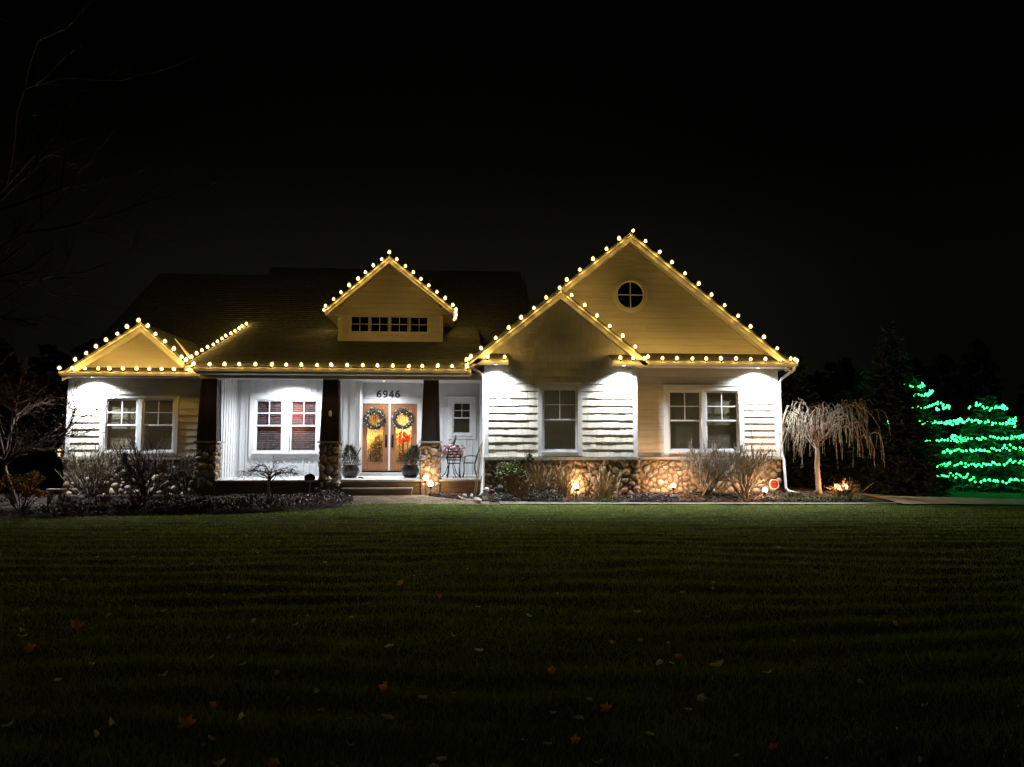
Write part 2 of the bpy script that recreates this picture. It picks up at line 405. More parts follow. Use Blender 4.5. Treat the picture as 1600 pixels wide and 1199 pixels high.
# loose mulch chips over the beds
b = MB(); k = 0
while k < 5200:
    x = R.uniform(-0.7, 11.4) if k % 3 else R.uniform(-11.5, -3.1)
    lo = (walk_in(x) + 0.02) if x > -1 else edge(x) + 0.05
    y = R.uniform(lo, 22.0); z = terrain(x, y) + 0.045 + R.uniform(0, 0.03)
    l, w, a, t = R.uniform(.015, .05), R.uniform(.006, .014), R.uniform(0, PI), R.uniform(-.5, .5)
    dx, dy, nx, ny = math.cos(a) * l, math.sin(a) * l, -math.sin(a) * w, math.cos(a) * w
    b.add([(x - dx - nx, y - dy - ny, z - t * l), (x + dx - nx, y + dy - ny, z + t * l), (x + dx + nx, y + dy + ny, z + t * l + .008), (x - dx + nx, y - dy + ny, z - t * l + .01)], [(0, 1, 2, 3)]); k += 1
stuff(b.build('mulch_chips', M_CHIP))

# ================================================================ HOUSE
H = root('house', 'single storey gabled house with cream siding, cobblestone base and lit porch', 'house', (0, 22, 0))
HL = bpy.data.objects.new  # noqa
def part(b, name, m, smooth=False):
    o = b.build(name, m, H, smooth); o.location = (0, -22, 0); return o

def wall_panel(name, x0, x1, z0, z1, y0, y1, holes, m=None, top=None):
    """wall slab with rectangular openings; top: optional gable polygon points above z1"""
    b = MB(); xs = sorted({x0, x1, *[h[0] for h in holes], *[h[1] for h in holes]}); zs = sorted({z0, z1, *[h[2] for h in holes], *[h[3] for h in holes]})
    for xa, xb in zip(xs, xs[1:]):
        for za, zb in zip(zs, zs[1:]):
            cx, cz = (xa + xb) / 2, (za + zb) / 2
            if not any(h[0] < cx < h[1] and h[2] < cz < h[3] for h in holes): b.box(xa, xb, y0, y1, za, zb)
    if top: b.prism_y(top, y0, y1)
    return part(b, name, m or M_WALLCORE)

def lap(parent, Y, x0f, x1f, z0, z1, exp, holes=(), m=None, tb=0.021, maxlen=3.2, jitter=True):
    m = m or M_SIDING; z = z0
    while z < z1 - 0.02:
        zt = min(z + exp, z1); th = tb * (zt - z) / exp
        def pc(xa, xb, xa2, xb2, za, zb, t0):
            if xb - xa < 0.02: return
            za += .009
            MB().hexa([(xa, Y - t0, za), (xb, Y - t0, za), (xb, Y, za), (xa, Y, za), (xa2, Y - .004, zb), (xb2, Y - .004, zb), (xb2, Y, zb), (xa2, Y, zb)]).build('siding_board', m, parent)
        L0, L1, U0, U1 = x0f(z), x1f(z), x0f(zt), x1f(zt)
        segs = [(L0, L1)]
        for hx0, hx1, hz0, hz1 in holes:
            if zt <= hz0 or z >= hz1: continue
            ns = []
            for a, c in segs:
                if hx1 <= a or hx0 >= c: ns.append((a, c)); continue
                if a < hx0: ns.append((a, hx0))
                if hx1 < c: ns.append((hx1, c))
            segs = ns
            if z < hz0 < zt: pc(hx0, hx1, hx0, hx1, z, hz0, tb)
            if z < hz1 < zt: pc(hx0, hx1, hx0, hx1, hz1, zt, tb * (zt - hz1) / exp + 0.004)
        for a, c in segs:
            cuts = [a]
            if c - a > maxlen: cuts.append(a + (c - a) * R.uniform(.3, .7))
            cuts.append(c)
            for p, q in zip(cuts, cuts[1:]):
                p2 = U0 if p == L0 else p; q2 = U1 if q == L1 else q
                if q2 - p2 < 0.01: q2 = p2 = (p2 + q2) / 2
                pc(p + .0015, q - .0015, p2 + .0015, q2 - .0015, z, zt, tb)
        z = zt

SHK = [0]; SHK_REST = MB()
def shakes(parent, Y, x0f, x1f, z0, z1, exp, holes):
    z = z0
    while z < z1 - 0.03:
        zt = min(z + exp, z1); x = x0f(z) + 0.002; xe = x1f(z) - 0.002
        while x < xe - 0.01:
            w = R.uniform(.14, .27); xb = min(x + w, xe)
            if xe - xb < 0.07: xb = xe
            tb = R.uniform(.019, .028); dz = R.uniform(-.008, .004)
            pieces = [(x, xb, z + dz, zt + .004)]
            for hx0, hx1, hz0, hz1 in holes:
                out = []
                for a, c, za, zb in pieces:
                    if c <= hx0 or a >= hx1 or zb <= hz0 or za >= hz1: out.append((a, c, za, zb)); continue
                    if a < hx0: out.append((a, hx0, za, zb))
                    if c > hx1: out.append((hx1, c, za, zb))
                    ia, ic = max(a, hx0), min(c, hx1)
                    if za < hz0 < zb: out.append((ia, ic, za, hz0))
                    if za < hz1 < zb: out.append((ia, ic, hz1, zb))
                pieces = out
            for a, c, za, zb in pieces:
                if c - a < .015: continue
                a2, c2 = max(a, x0f(zb)), min(c, x1f(zb))
                if c2 - a2 < .01: a2 = c2 = min(max((a + c) / 2, x0f(zb)), x1f(zb))
                j = R.uniform(-.004, .004)
                pts = [(a + .003, Y - tb, za), (c - .003, Y - tb, za + j), (c - .003, Y, za + j), (a + .003, Y, za), (a2 + .003, Y - .004, zb), (c2 - .003, Y - .004, zb), (c2 - .003, Y, zb), (a2 + .003, Y, zb)]
                SHK[0] += 1
                if SHK[0] <= 300: MB().hexa(pts).build('shingle', M_SHAKE, parent)
                else: SHK_REST.hexa(pts)
            x = xb
        z = zt

SLAT = {}
def slat_mesh(w, m, kind):
    k = (round(w, 3), kind)
    if k not in SLAT:
        if kind == 'closed': b = MB().hexa([(0, -.014, 0), (w, -.014, 0), (w, -.010, 0), (0, -.010, 0), (0, 0.004, .047), (w, 0.004, .047), (w, .008, .047), (0, .008, .047)])
        else: b = MB().hexa([(0, -.020, -.017), (w, -.020, -.017), (w, .020, .015), (0, .020, .015), (0, -.020, -.013), (w, -.020, -.013), (w, .020, .019), (0, .020, .019)])
        SLAT[k] = b.mesh('slat', m)
    return SLAT[k]
def window(x0, x1, z0, z1, Y, units=1, blind='closed', cas=0.11, sill=True, slat_from=0.0, glass=None, trim=None, pitch=.045, single=False, mull=0.10, grid=(2, 2), head=0):
    """x0..x1, z0..z1: outer casing. Y: face of the wall. Returns the opening."""
    tr = trim or M_TRIM
    wnd = part(MB().box(x0, x1, Y - .045, Y + .0, z1 - cas, z1).box(x0, x0 + cas, Y - .045, Y, z0 + (.0), z1 - cas).box(x1 - cas, x1, Y - .045, Y, z0, z1 - cas).box(x0 + cas, x1 - cas, Y - .045, Y, z0, z0 + cas), 'window', tr)
    # inner bead of the casing and the drip cap
    MB().box(x0 - .015, x1 + .015, Y - .065, Y - .002, z1, z1 + .03).build('head_cap', tr, wnd)
    ox0, ox1, oz0, oz1 = x0 + cas, x1 - cas, z0 + cas, z1 - cas
    if sill: MB().box(ox0 - .03, ox1 + .03, Y - .085, Y - .046, oz0 - .045, oz0 - .004).build('sill', tr, wnd)
    uw = (ox1 - ox0 - mull * (units - 1)) / units
    fb = MB(); t = .03
    fb.box(ox0, ox0 + t, Y - .03, Y + .09, oz0, oz1).box(ox1 - t, ox1, Y - .03, Y + .09, oz0, oz1).box(ox0 + t, ox1 - t, Y - .03, Y + .09, oz1 - t, oz1).box(ox0 + t, ox1 - t, Y - .03, Y + .09, oz0, oz0 + t)
    for u in range(units - 1):
        mx = ox0 + uw * (u + 1) + mull * u
        fb.box(mx - .01, mx + mull + .01, Y - .036, Y + .09, oz0 + t, oz1 - t)
    fb.build('frame', M_SASH if trim is None else tr, wnd)
    for u in range(units):
        a = ox0 + (uw + mull) * u + t; c = a + uw - 2 * t
        zb, zt = oz0 + t, oz1 - t; mid = (zb + zt) / 2
        if single:
            sashes = [(zb, zt, Y + .02, True)]
        else: sashes = [(mid - .015, zt, Y + .018, True), (zb, mid + .015, Y + .045, False)]
        for (s0, s1, sy, g2) in sashes:
            r = .038 if not single else .02; sb = MB()
            sb.box(a, a + r, sy - .015, sy + .012, s0, s1).box(c - r, c, sy - .015, sy + .012, s0, s1).box(a + r, c - r, sy - .015, sy + .012, s1 - r, s1).box(a + r, c - r, sy - .015, sy + .012, s0, s0 + r)
            so = sb.build('sash', M_SASH if trim is None else tr, wnd)
            if g2:
                nx, nz = grid; mb = MB()
                for i in range(1, nx):
                    q = a + r + (c - a - 2 * r) * i / nx; mb.box(q - .011, q + .011, sy - .012, sy + .004, s0 + r, s1 - r)
                xs = [a + r] + [v for i in range(1, nx) for v in (a + r + (c - a - 2 * r) * i / nx - .011, a + r + (c - a - 2 * r) * i / nx + .011)] + [c - r]
                for i in range(1, nz):
                    q = s0 + r + (s1 - s0 - 2 * r) * i / nz
                    for k2 in range(0, len(xs), 2): mb.box(xs[k2], xs[k2 + 1], sy - .012, sy + .004, q - .011, q + .011)
                mb.build('muntin', M_SASH if trim is None else tr, wnd)
            MB().box(a + r, c - r, sy + .006, sy + .010, s0 + r, s1 - r).build('pane', glass or M_GLASS, wnd)
        if blind:
            w = round(c - a - .02, 3); bm = M_BLIND if blind == 'closed' else M_PBLIND
            me = slat_mesh(w, bm, blind); z = zb + .01
            while z < zt - .03:
                place('slat', me, (a + .01, Y + .10, z), wnd); z += pitch
            MB().box(a + .005, c - .005, Y + .08, Y + .125, zt - .035, zt).build('head_rail', bm, wnd)
    return (ox0, ox1, oz0, oz1)

def corner_board(x0, x1, Y, z0, z1, m=None):
    part(MB().box(x0, x1, Y - .026, Y + .02, z0, z1), 'corner_board', m or M_TRIM)

def gable_roof(xa, za, xl, zl, xr, zr, y0, y1, yw, board=.2, soff=M_CREAMTRIM, th=.06):
    for sx, sz, nm in ((xl, zl, 'l'), (xr, zr, 'r')):
        part(MB().prism_y([(xa, za), (sx, sz), (sx, sz - th), (xa, za - th)], y0 - .015, y1), 'roof_slope', M_SHINGLE)
        # rake board, its shadow strip and the sloped soffit behind it
        part(MB().prism_y([(xa, za - th), (sx, sz - th), (sx, sz - th - board), (xa, za - th - board * 1.12)], y0, y0 + .03), 'rake_board', M_CREAMTRIM)
        part(MB().prism_y([(xa, za - th - .002), (sx, sz - th - .002), (sx, sz - th - .055), (xa, za - th - .055)], y0 - .018, y0 - .001), 'rake_moulding', M_CREAMTRIM)
        part(MB().prism_y([(xa, za - th - .09), (sx, sz - th - .09), (sx, sz - th - .11), (xa, za - th - .11)], y0 + .031, yw), 'rake_soffit', soff)

def gutter(x0, x1, Y, zt, m, h=.12, d=.12):
    p = [(Y + d, zt), (Y + d, zt - h), (Y + .045, zt - h), (Y + .022, zt - h * .62), (Y + .006, zt - h * .42), (Y, zt - .012), (Y - .004, zt), (Y + .012, zt), (Y + .02, zt - .02), (Y + d - .02, zt - .02), (Y + d - .01, zt)]
    return part(MB().prism_x(p, x0, x1), 'gutter', m)

# ---- stones
def stone_mesh(k):
    rr = random.Random(100 + k); b = MB(); b.ball((0, 0, 0), (1, .62, 1), 9, 6)
    ph = [rr.uniform(0, 6) for _ in range(6)]; out = []
    for x, y, z in b.v:
        s = 1 + .10 * math.sin(3 * math.atan2(z, x) + ph[0]) + .07 * math.sin(2 * math.atan2(z, x) + ph[1]) + .05 * math.sin(4 * y + ph[2])
        q = Vector((x * s, y, z * s)); n4 = 2.6
        out.append(tuple(q))
    b.v = out; return b
STONE_ME = {}
for ci, m_ in enumerate(STONES):
    for k in range(4): STONE_ME[(ci, k)] = stone_mesh(ci * 4 + k).mesh('stone', m_, True)
def cobble(parent, x0, x1, z0, z1, Y, axis='x', rmin=.05, rmax=.14, seed=1, limit=200, sizes=None):
    rr = random.Random(seed); done = []
    for r0, tries in ((rmax, 160), (rmax * .8, 260), (rmax * .62, 420), (rmax * .48, 600), (rmin, 900)):
        for _ in range(tries):
            r = r0 * rr.uniform(.85, 1.15); el_ = rr.uniform(.62, .95); u, v = rr.uniform(x0 + r * .75, x1 - r * .75), rr.uniform(z0 + r * .6, z1 - r * .6)
            if all((u - a) ** 2 + (v - b_) ** 2 > ((r + q) * .83) ** 2 for a, b_, q, _e in done): done.append((u, v, r, el_))
    done.sort(key=lambda d: -d[2])
    for u, v, r, el_ in done[:limit]:
        me = STONE_ME[(rr.choice((0, 0, 1, 1, 2, 2, 3, 4)), rr.randrange(4))]
        rot = rr.gauss(0, .55)
        if rr.random() < .12: rot += PI / 2
        if axis == 'x': place('stone', me, (u, Y + rr.uniform(-.006, .012), v), parent, (0, rot, 0), (r * 1.08, r * .75, r * el_))
        else: place('stone', me, (Y, u, v), parent, (0 + rot * 0, rot, PI / 2), (r * 1.08, r * .75, r * el_))

# ---------------- walls
def cst(v): return lambda z: v
# left wing
LX0, LX1, LY = -11.27, -7.32, 22.6
LW = (*at(159.5, 616.5, LY), *at(276.5, 716, LY))
lw = (LW[0], LW[2], 1.31, LW[1])
op = window(*lw, LY, units=2)
w = wall_panel('wall', LX0, LX1, 0.0, 3.66, LY, LY + .15, [op])
lap(w, LY, cst(LX0 + .1), cst(LX1), 1.29, 3.66, .2, [lw])
corner_board(LX0 - .02, LX0 + .1, LY, 1.28, 3.62)
part(MB().box(LX0, LX0 + .15, LY + .15, 29, 0, 3.7), 'side_wall', M_SIDING)
part(MB().box(LX0 - .05, LX1, LY - .10, LY - .001, 1.20, 1.275), 'ledge', M_LEDGE)
sv = part(MB().box(LX0 - .02, LX1 + .05, LY - .03, LY - .002, 0.0, 1.20), 'stone_veneer', M_MORTAR)
cobble(sv, LX0 - .03, LX1, .08, 1.19, LY - .04, seed=3, limit=170, rmax=.115)
# left gable
LA = at(220.5, 504, 22.1)
LYF = 22.08
gable_roof(LA[0], LA[1], -11.22, 3.72, -7.56, 3.86, LYF, 29.6, 22.5, board=.2)
sl_l = (LA[1] - 3.72) / (LA[0] + 11.22); sl_r = (LA[1] - 3.86) / (-7.56 - LA[0])
xl_f = lambda z: max(-10.95, LA[0] - (LA[1] - .17 - z) / sl_l); xr_f = lambda z: min(-7.75, LA[0] + (LA[1] - .17 - z) / sl_r)
gw = part(MB().prism_y([(xl_f(3.9), 3.9), (xr_f(3.9), 3.9), (LA[0], LA[1] - .17)], 22.5, 22.6), 'gable_wall', M_CREAMTRIM)
MB().prism_y([(xl_f(3.93), 3.935), (xr_f(3.93), 3.935), (LA[0], LA[1] - .2)], 22.485, 22.499).build('gable_panel', M_SIDING, gw)
part(MB().box(xl_f(3.9), xr_f(3.9), 22.45, 22.484, 3.90, 3.94), 'gable_base_trim', M_CREAMTRIM)
part(MB().prism_x([(22.5, 3.91), (22.04, 3.73), (22.04, 3.70), (22.5, 3.70)], -11.18, -7.5), 'pent_roof', M_SHINGLE)
gutter(-11.28, -7.28, 21.98, 3.73, M_GUTTER, h=.11, d=.1)
part(MB().box(-11.26, -7.3, 22.085, 22.62, 3.60, 3.625), 'soffit', M_TRIM)
part(MB().box(-11.26, -7.3, 22.06, 22.084, 3.585, 3.72), 'fascia', M_CREAMTRIM)

# porch: floor, skirt, step
FZ = .615
part(MB().box(-7.3, .86, 22.0, 25.7, FZ - .05, FZ), 'porch_floor', M_PORCH)
for z0, z1 in ((.40, .555), (.225, .392), (.05, .217)):
    part(MB().box(-7.2, .84, 22.06 + (0.555 - z1) * .03, 22.12, z0, z1), 'skirt_board', M_SKIRT)
part(MB().box(-7.2, .84, 22.12, 22.3, 0, .56), 'porch_base', M_WALLCORE)
sx0, sx1 = at(533, 763, 21.6)[0], at(644, 763, 21.6)[0]
st = part(MB().box(sx0, sx1, 21.56, 22.03, .355, .392), 'step', M_CONCRETE)
MB().box(sx0 + .02, sx1 - .02, 21.60, 22.04, .05, .354).build('riser', M_SKIRT, st)
part(MB().box(-3.2, -1.25, 24.9, 25.6, FZ, FZ + .085), 'door_step', M_PORCH)
# porch walls
WY, DY = 24.6, 25.6
CZ = 3.76
ww = (*at(391.5, 616, WY), *at(503, 715, WY)); wwin = (ww[0], ww[2], ww[3], ww[1])
op = window(*wwin, WY, units=2, glass=M_CLEAR, blind='open', cas=.16, pitch=.058, mull=.2)
wall_p = wall_panel('wall', -7.15, -3.25, FZ, CZ + .1, WY, WY + .15, [op], M_BATTEN)
def battens(parent, a, c, z0, z1, Y, holes=(), axis='x', sp=.2):
    t = a + sp * .6
    while t < c - .02:
        segs = [(z0, z1)]
        for h in holes:
            if h[0] - .02 < t < h[1] + .02: segs = [(z0, h[2]), (h[3], z1)]
        for s0, s1 in segs:
            if s1 - s0 < .03: continue
            (MB().box(t - .022, t + .022, Y - .02, Y + .001, s0, s1) if axis == 'x' else MB().box(Y - .001, Y + .02, t - .022, t + .022, s0, s1)).build('batten', M_BATTEN, parent)
        t += sp
battens(wall_p, -7.0, -3.25, FZ, CZ, WY, [(wwin[0], wwin[1], wwin[2], wwin[3] + .03)])
sw = part(MB().box(-7.2, -7.02, 22.7, WY, FZ - .1, CZ + .1), 'side_wall', M_BATTEN)
battens(sw, 22.8, WY, FZ, CZ, -7.02, axis='y', sp=.26)
part(MB().box(-3.25, -3.10, WY + .15, DY, FZ, CZ + .1), 'side_wall', M_BATTEN)
part(MB().box(-3.36, -3.23, WY - .024, WY - .001, FZ, CZ), 'corner_board', M_TRIM)
# door wall
dx0, dz1 = at(566, 630.5, DY); dx1, dz0 = at(651, 735.5, DY)
sw0 = (*at(700, 621, DY), *at(743.5, 686, DY)); swin = (sw0[0], sw0[2], sw0[3], sw0[1])
op = window(*swin, DY, units=1, blind='closed', cas=.15)
wall_d = wall_panel('wall', -3.25, .9, FZ, CZ + .1, DY, DY + .15, [op, (dx0, dx1, FZ, dz1)], M_BATTEN)
battens(wall_d, -3.1, .9, FZ, CZ, DY, [(dx0 - .16, dx1 + .16, FZ, dz1 + .2), (swin[0], swin[1], swin[2], swin[3] + .03)], sp=.2)
dc = part(MB().box(dx0 - .15, dx0, DY - .04, DY + .1, FZ + .085, dz1).box(dx1, dx1 + .15, DY - .04, DY + .1, FZ + .085, dz1).box(dx0 - .15, dx1 + .15, DY - .04, DY + .1, dz1, dz1 + .17), 'door_casing', M_TRIM)
MB().box(dx0 - .17, dx1 + .17, DY - .06, DY - .001, dz1 + .171, dz1 + .2).build('head_cap', M_TRIM, dc)
dm = (dx0 + dx1) / 2
part(MB().box(dm - .03, dm + .03, DY - .02, DY + .04, dz0, dz1), 'astragal', M_TRIM)
part(MB().box(dx0, dx1, DY - .05, DY + .1, dz0 - .055, dz0 - .004), 'threshold', M_BRONZE)
for s, (a, c) in enumerate(((dx0 + .008, dm - .032), (dm + .032, dx1 - .008))):
    zb, zt = dz0 + .004, dz1 - .012; st_ = .15; bot = .26
    d = part(MB().box(a, a + st_, DY - .005, DY + .04, zb, zt).box(c - st_, c, DY - .005, DY + .04, zb, zt).box(a + st_, c - st_, DY - .005, DY + .04, zt - .16, zt).box(a + st_, c - st_, DY - .005, DY + .04, zb, zb + bot), 'door', M_DOOR)
    i0, i1, j0, j1 = a + st_, c - st_, zb + bot, zt - .16
    MB().box(i0, i0 + .03, DY - .018, DY + .03, j0, j1).box(i1 - .03, i1, DY - .018, DY + .03, j0, j1).box(i0 + .03, i1 - .03, DY - .018, DY + .03, j1 - .03, j1).box(i0 + .03, i1 - .03, DY - .018, DY + .03, j0, j0 + .03).build('glazing_bead', M_DOOR, d)
    MB().box(i0 + .03, i1 - .03, DY + .012, DY + .018, j0 + .03, j1 - .03).build('leaded_pane', M_LEADED, d)
    cm = MB(); gx, gz = (i0 + i1) / 2, (j0 + j1) / 2
    for k in range(5):
        rx = .16 * (1 - .14 * k); zz = j0 + .25 + k * .32
        cm.tube([(gx + rx * math.cos(t), DY + .008, zz + .19 * math.sin(t)) for t in lin(0, 2 * PI, 13)], .006, 4, False)
    cm.tube([(gx, DY + .008, j0 + .03), (gx, DY + .008, j1 - .03)], .006, 4)
    for q in (-.15, .15): cm.tube([(gx + q, DY + .008, j0 + .03), (gx + q, DY + .008, j1 - .03)], .006, 4)
    cm.build('came', M_BRONZE, d)
    hx = c - .075 if s == 0 else a + .075; hz = zb + 1.0
    MB().box(hx - .035, hx + .035, DY - .018, DY - .004, hz - .22, hz + .22).build('handle_plate', M_BRONZE, d)
    MB().tube([(hx, DY - .02, hz + .1), (hx, DY - .075, hz + .08), (hx, DY - .08, hz - .12), (hx, DY - .02, hz - .15)], .014, 8).ball((hx, DY - .03, hz + .16), .025).build('handle', M_BRONZE, d, True)
# house number
def numeral(ch):
    six = [(.062, .20), (.03, .215), (-.01, .205), (-.045, .165), (-.06, .11), (-.06, .07)] + [(-.06 * math.cos(t), .065 - .062 * math.sin(t)) for t in lin(0, 2 * PI, 17)]
    if ch == '6': paths = [six]
    elif ch == '9': paths = [[(-x, .215 - z) for x, z in six]]
    else: paths = [[(.028, 0), (.028, .215), (-.07, .065), (.075, .065)]]
    b = MB(); hw = .024
    for p in paths:      # flat stroked strokes with a real thickness
        L = []; Rr = []
        for i, (x, z) in enumerate(p):
            a_, c_ = p[max(i - 1, 0)], p[min(i + 1, len(p) - 1)]
            if ch == '4':
                continue
            dx, dz_ = c_[0] - a_[0], c_[1] - a_[1]; l = math.hypot(dx, dz_) or 1
            L.append((x - dz_ / l * hw, z + dx / l * hw)); Rr.append((x + dz_ / l * hw, z - dx / l * hw))
        if ch == '4':
            for (x0, z0), (x1, z1) in zip(p, p[1:]):
                dx, dz_ = x1 - x0, z1 - z0; l = math.hypot(dx, dz_); nx, nz = -dz_ / l * hw, dx / l * hw; ex, ez = dx / l * hw * .9, dz_ / l * hw * .9
                k = .001 * len(b.f) / 6
                b.prism_y([(x0 - ex + nx, z0 - ez + nz), (x1 + ex + nx, z1 + ez + nz), (x1 + ex - nx, z1 + ez - nz), (x0 - ex - nx, z0 - ez - nz)], -.012 - k, .012 + k)
        else:
            for i in range(len(L) - 1): b.prism_y([L[i], L[i + 1], Rr[i + 1], Rr[i]], -.012 - .0002 * (i % 2), .012)
    return b
for i, ch in enumerate('6946'):
    o = numeral(ch).build('numeral', M_DIGIT, H)
    o.location = (at(592.7 + i * 9.55, 620, DY)[0], DY - .05 - 22, dz1 + .212)
# ceiling, beam, soffit
part(MB().box(-7.2, .9, 22.2, 25.8, CZ, CZ + .04), 'porch_ceiling', M_TRIM)
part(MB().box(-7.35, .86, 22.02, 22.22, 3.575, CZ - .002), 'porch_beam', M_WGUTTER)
part(MB().box(-7.35, .86, 22.0, 22.24, 3.555, 3.574), 'beam_trim', M_TRIM)
part(MB().box(-7.35, .5, 21.63, 22.02, 3.665, 3.685), 'soffit', M_TRIM)
part(MB().box(-7.35, .5, 21.61, 21.629, 3.66, 3.84), 'fascia', M_TRIM)
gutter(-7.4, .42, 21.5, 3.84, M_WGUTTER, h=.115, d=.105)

# columns
def column(xc):
    c = part(MB().box(xc - .27, xc + .27, 22.0, 22.54, .0, 1.685), 'porch_column', M_MORTAR)
    cobble(c, xc - .3, xc + .3, .42, 1.68, 22.0, rmin=.055, rmax=.125, seed=int(xc * 10) + 77, limit=44)
    cobble(c, 22.0, 22.54, .42, 1.68, xc + .27, axis='y', rmin=.06, rmax=.12, seed=int(xc * 10) + 177, limit=30)
    cobble(c, 22.0, 22.54, .42, 1.68, xc - .27, axis='y', rmin=.06, rmax=.12, seed=int(xc * 10) + 277, limit=30)
    MB().box(xc - .335, xc + .335, 21.92, 22.6, 1.686, 1.74).build('column_cap', M_LEDGE, c)
    b0, b1, yc = .245, .195, 22.27
    MB().hexa([(xc - b0, yc - b0, 1.741), (xc + b0, yc - b0, 1.741), (xc + b0, yc + b0, 1.741), (xc - b0, yc + b0, 1.741), (xc - b1, yc - b1, 3.556), (xc + b1, yc - b1, 3.556), (xc + b1, yc + b1, 3.556), (xc - b1, yc + b1, 3.556)]).build('shaft', M_BROWN, c)
    e = MB()
    for sx in (-1, 1):   # raised edge boards on the front and right faces
        e.hexa([(xc + sx * b0 - .035, yc - b0 - .015, 1.742), (xc + sx * b0 + .035, yc - b0 - .015, 1.742), (xc + sx * b0 + .035, yc - b0 + .03, 1.742), (xc + sx * b0 - .035, yc - b0 + .03, 1.742), (xc + sx * b1 - .03, yc - b1 - .015, 3.555), (xc + sx * b1 + .03, yc - b1 - .015, 3.555), (xc + sx * b1 + .03, yc - b1 + .03, 3.555), (xc + sx * b1 - .03, yc - b1 + .03, 3.555)])
    e.hexa([(xc + b0 - .03, yc + b0 - .04, 1.742), (xc + b0 + .016, yc + b0 - .04, 1.742), (xc + b0 + .016, yc + b0 + .02, 1.742), (xc + b0 - .03, yc + b0 + .02, 1.742), (xc + b1 - .03, yc + b1 - .04, 3.555), (xc + b1 + .016, yc + b1 - .04, 3.555), (xc + b1 + .016, yc + b1 + .02, 3.555), (xc + b1 - .03, yc + b1 + .02, 3.555)])
    e.build('edge_board', M_BROWN, c)
    return c
c1 = column(-7.11); c2 = column(-3.62); c3 = column(-.68)
px, pz = at(516, 646, 22.02)
MB().lathe([(.0, -.09), (.035, -.085), (.045, -.05), (.045, .03), (.03, .07), (.0, .085)], (px, 22.02, pz), 10).build('plaque', M_TRIM, c2, True)

# right wing: shake gable in front
SX0, SX1, SY = .89, 5.36, 21.4
sw_ = (*at(840, 599.5, SY), *at(910, 711.5, SY)); swd = (sw_[0], sw_[2], 1.31, sw_[1])
op = window(*swd, SY, units=1, cas=.13)
SA = at(876.3, 452, 20.95)
ss_ = .803
sgl = (.42, SA[1] - ss_ * (SA[0] - .42)); sgr = (5.6, SA[1] - ss_ * (5.6 - SA[0]))
w_sg = wall_panel('wall', SX0, SX1, 0, 4.1, SY, SY + .15, [op], top=[(SX0, 4.1), (SX1, 4.1), (SA[0], SA[1] - .2)])
hole_ret = [(.3, 1.62, 3.93, 4.30), (4.64, 5.6, 3.93, 4.30)]
fl = lambda z: max(SX0 + .11, SA[0] - (SA[1] - .19 - z) / ss_); fr = lambda z: min(SX1 - .11, SA[0] + (SA[1] - .19 - z) / ss_)
shakes(w_sg, SY, fl, fr, 1.29, SA[1] - .22, .213, [swd])
if SHK_REST.v: stuff(SHK_REST.build('shingles', M_SHAKE, w_sg))
corner_board(SX0 - .02, SX0 + .108, SY, 1.28, 3.93); corner_board(SX1 - .108, SX1 + .02, SY, 1.28, 3.93)
part(MB().box(SX0 - .0, SX0 + .15, SY + .15, 26, 0, 4.0), 'side_wall', M_BATTEN)
part(MB().box(SX1 - .15, SX1, SY + .15, 22.0, 1.2, 4.0), 'side_wall', M_SIDING)
b = MB(); x = SX0 - .06
while x < SX1 + .1:     # rough broken-edge stone ledge, one block after another
    x1 = min(x + R.uniform(.3, .55), SX1 + .12); b.box(x + .003, x1 - .003, SY - .12 - R.uniform(0, .015), SY - .001, 1.20 + R.uniform(-.012, .006), 1.278); x = x1
part(b, 'ledge', M_LEDGE)
sv = part(MB().box(SX0, SX1, SY - .05, SY - .002, 0, 1.199).box(SX1 - .1, SX1 + .001, SY - .002, 22, 0, 1.199), 'stone_veneer', M_MORTAR)
cobble(sv, SX0, SX1 + .03, .12, 1.19, SY - .06, seed=8, limit=200, rmax=.115)
gable_roof(SA[0], SA[1], *sgl, *sgr, 20.95, 26.0, SY, board=.2)
def cornice_return(x0, x1, Y, yb, zf, zb, dw):
    r = part(MB().box(x0, x1, Y, Y + .03, zf - .14, zf), 'cornice_return', M_CREAMTRIM)
    MB().prism_x([(Y - .02, zf), (yb, zb), (yb, zb - .05), (Y - .02, zf - .0001 + .012)], x0 - .02, x1 + .02).build('return_roof', M_SHINGLE, r)
    MB().box(x0 + .01, x1 - .01, Y + .03, yb, zf - .13, zf - .11).build('return_soffit', M_TRIM, r)
    MB().prism_x([(Y + .001, zf - .139), (yb, zf - .139), (yb, zb - .01), (Y + .03, zf + .01)], *((x1 - .001, x1 + .018) if dw > 0 else (x0 - .018, x0 + .001))).build('return_end', M_CREAMTRIM, r)
    return r
cornice_return(.44, at(794, 560, 20.95)[0], 20.95, SY - .02, 4.07, 4.29, 1)
cornice_return(at(957, 560, 20.95)[0], 5.62, 20.95, SY - .02, 4.07, 4.29, -1)

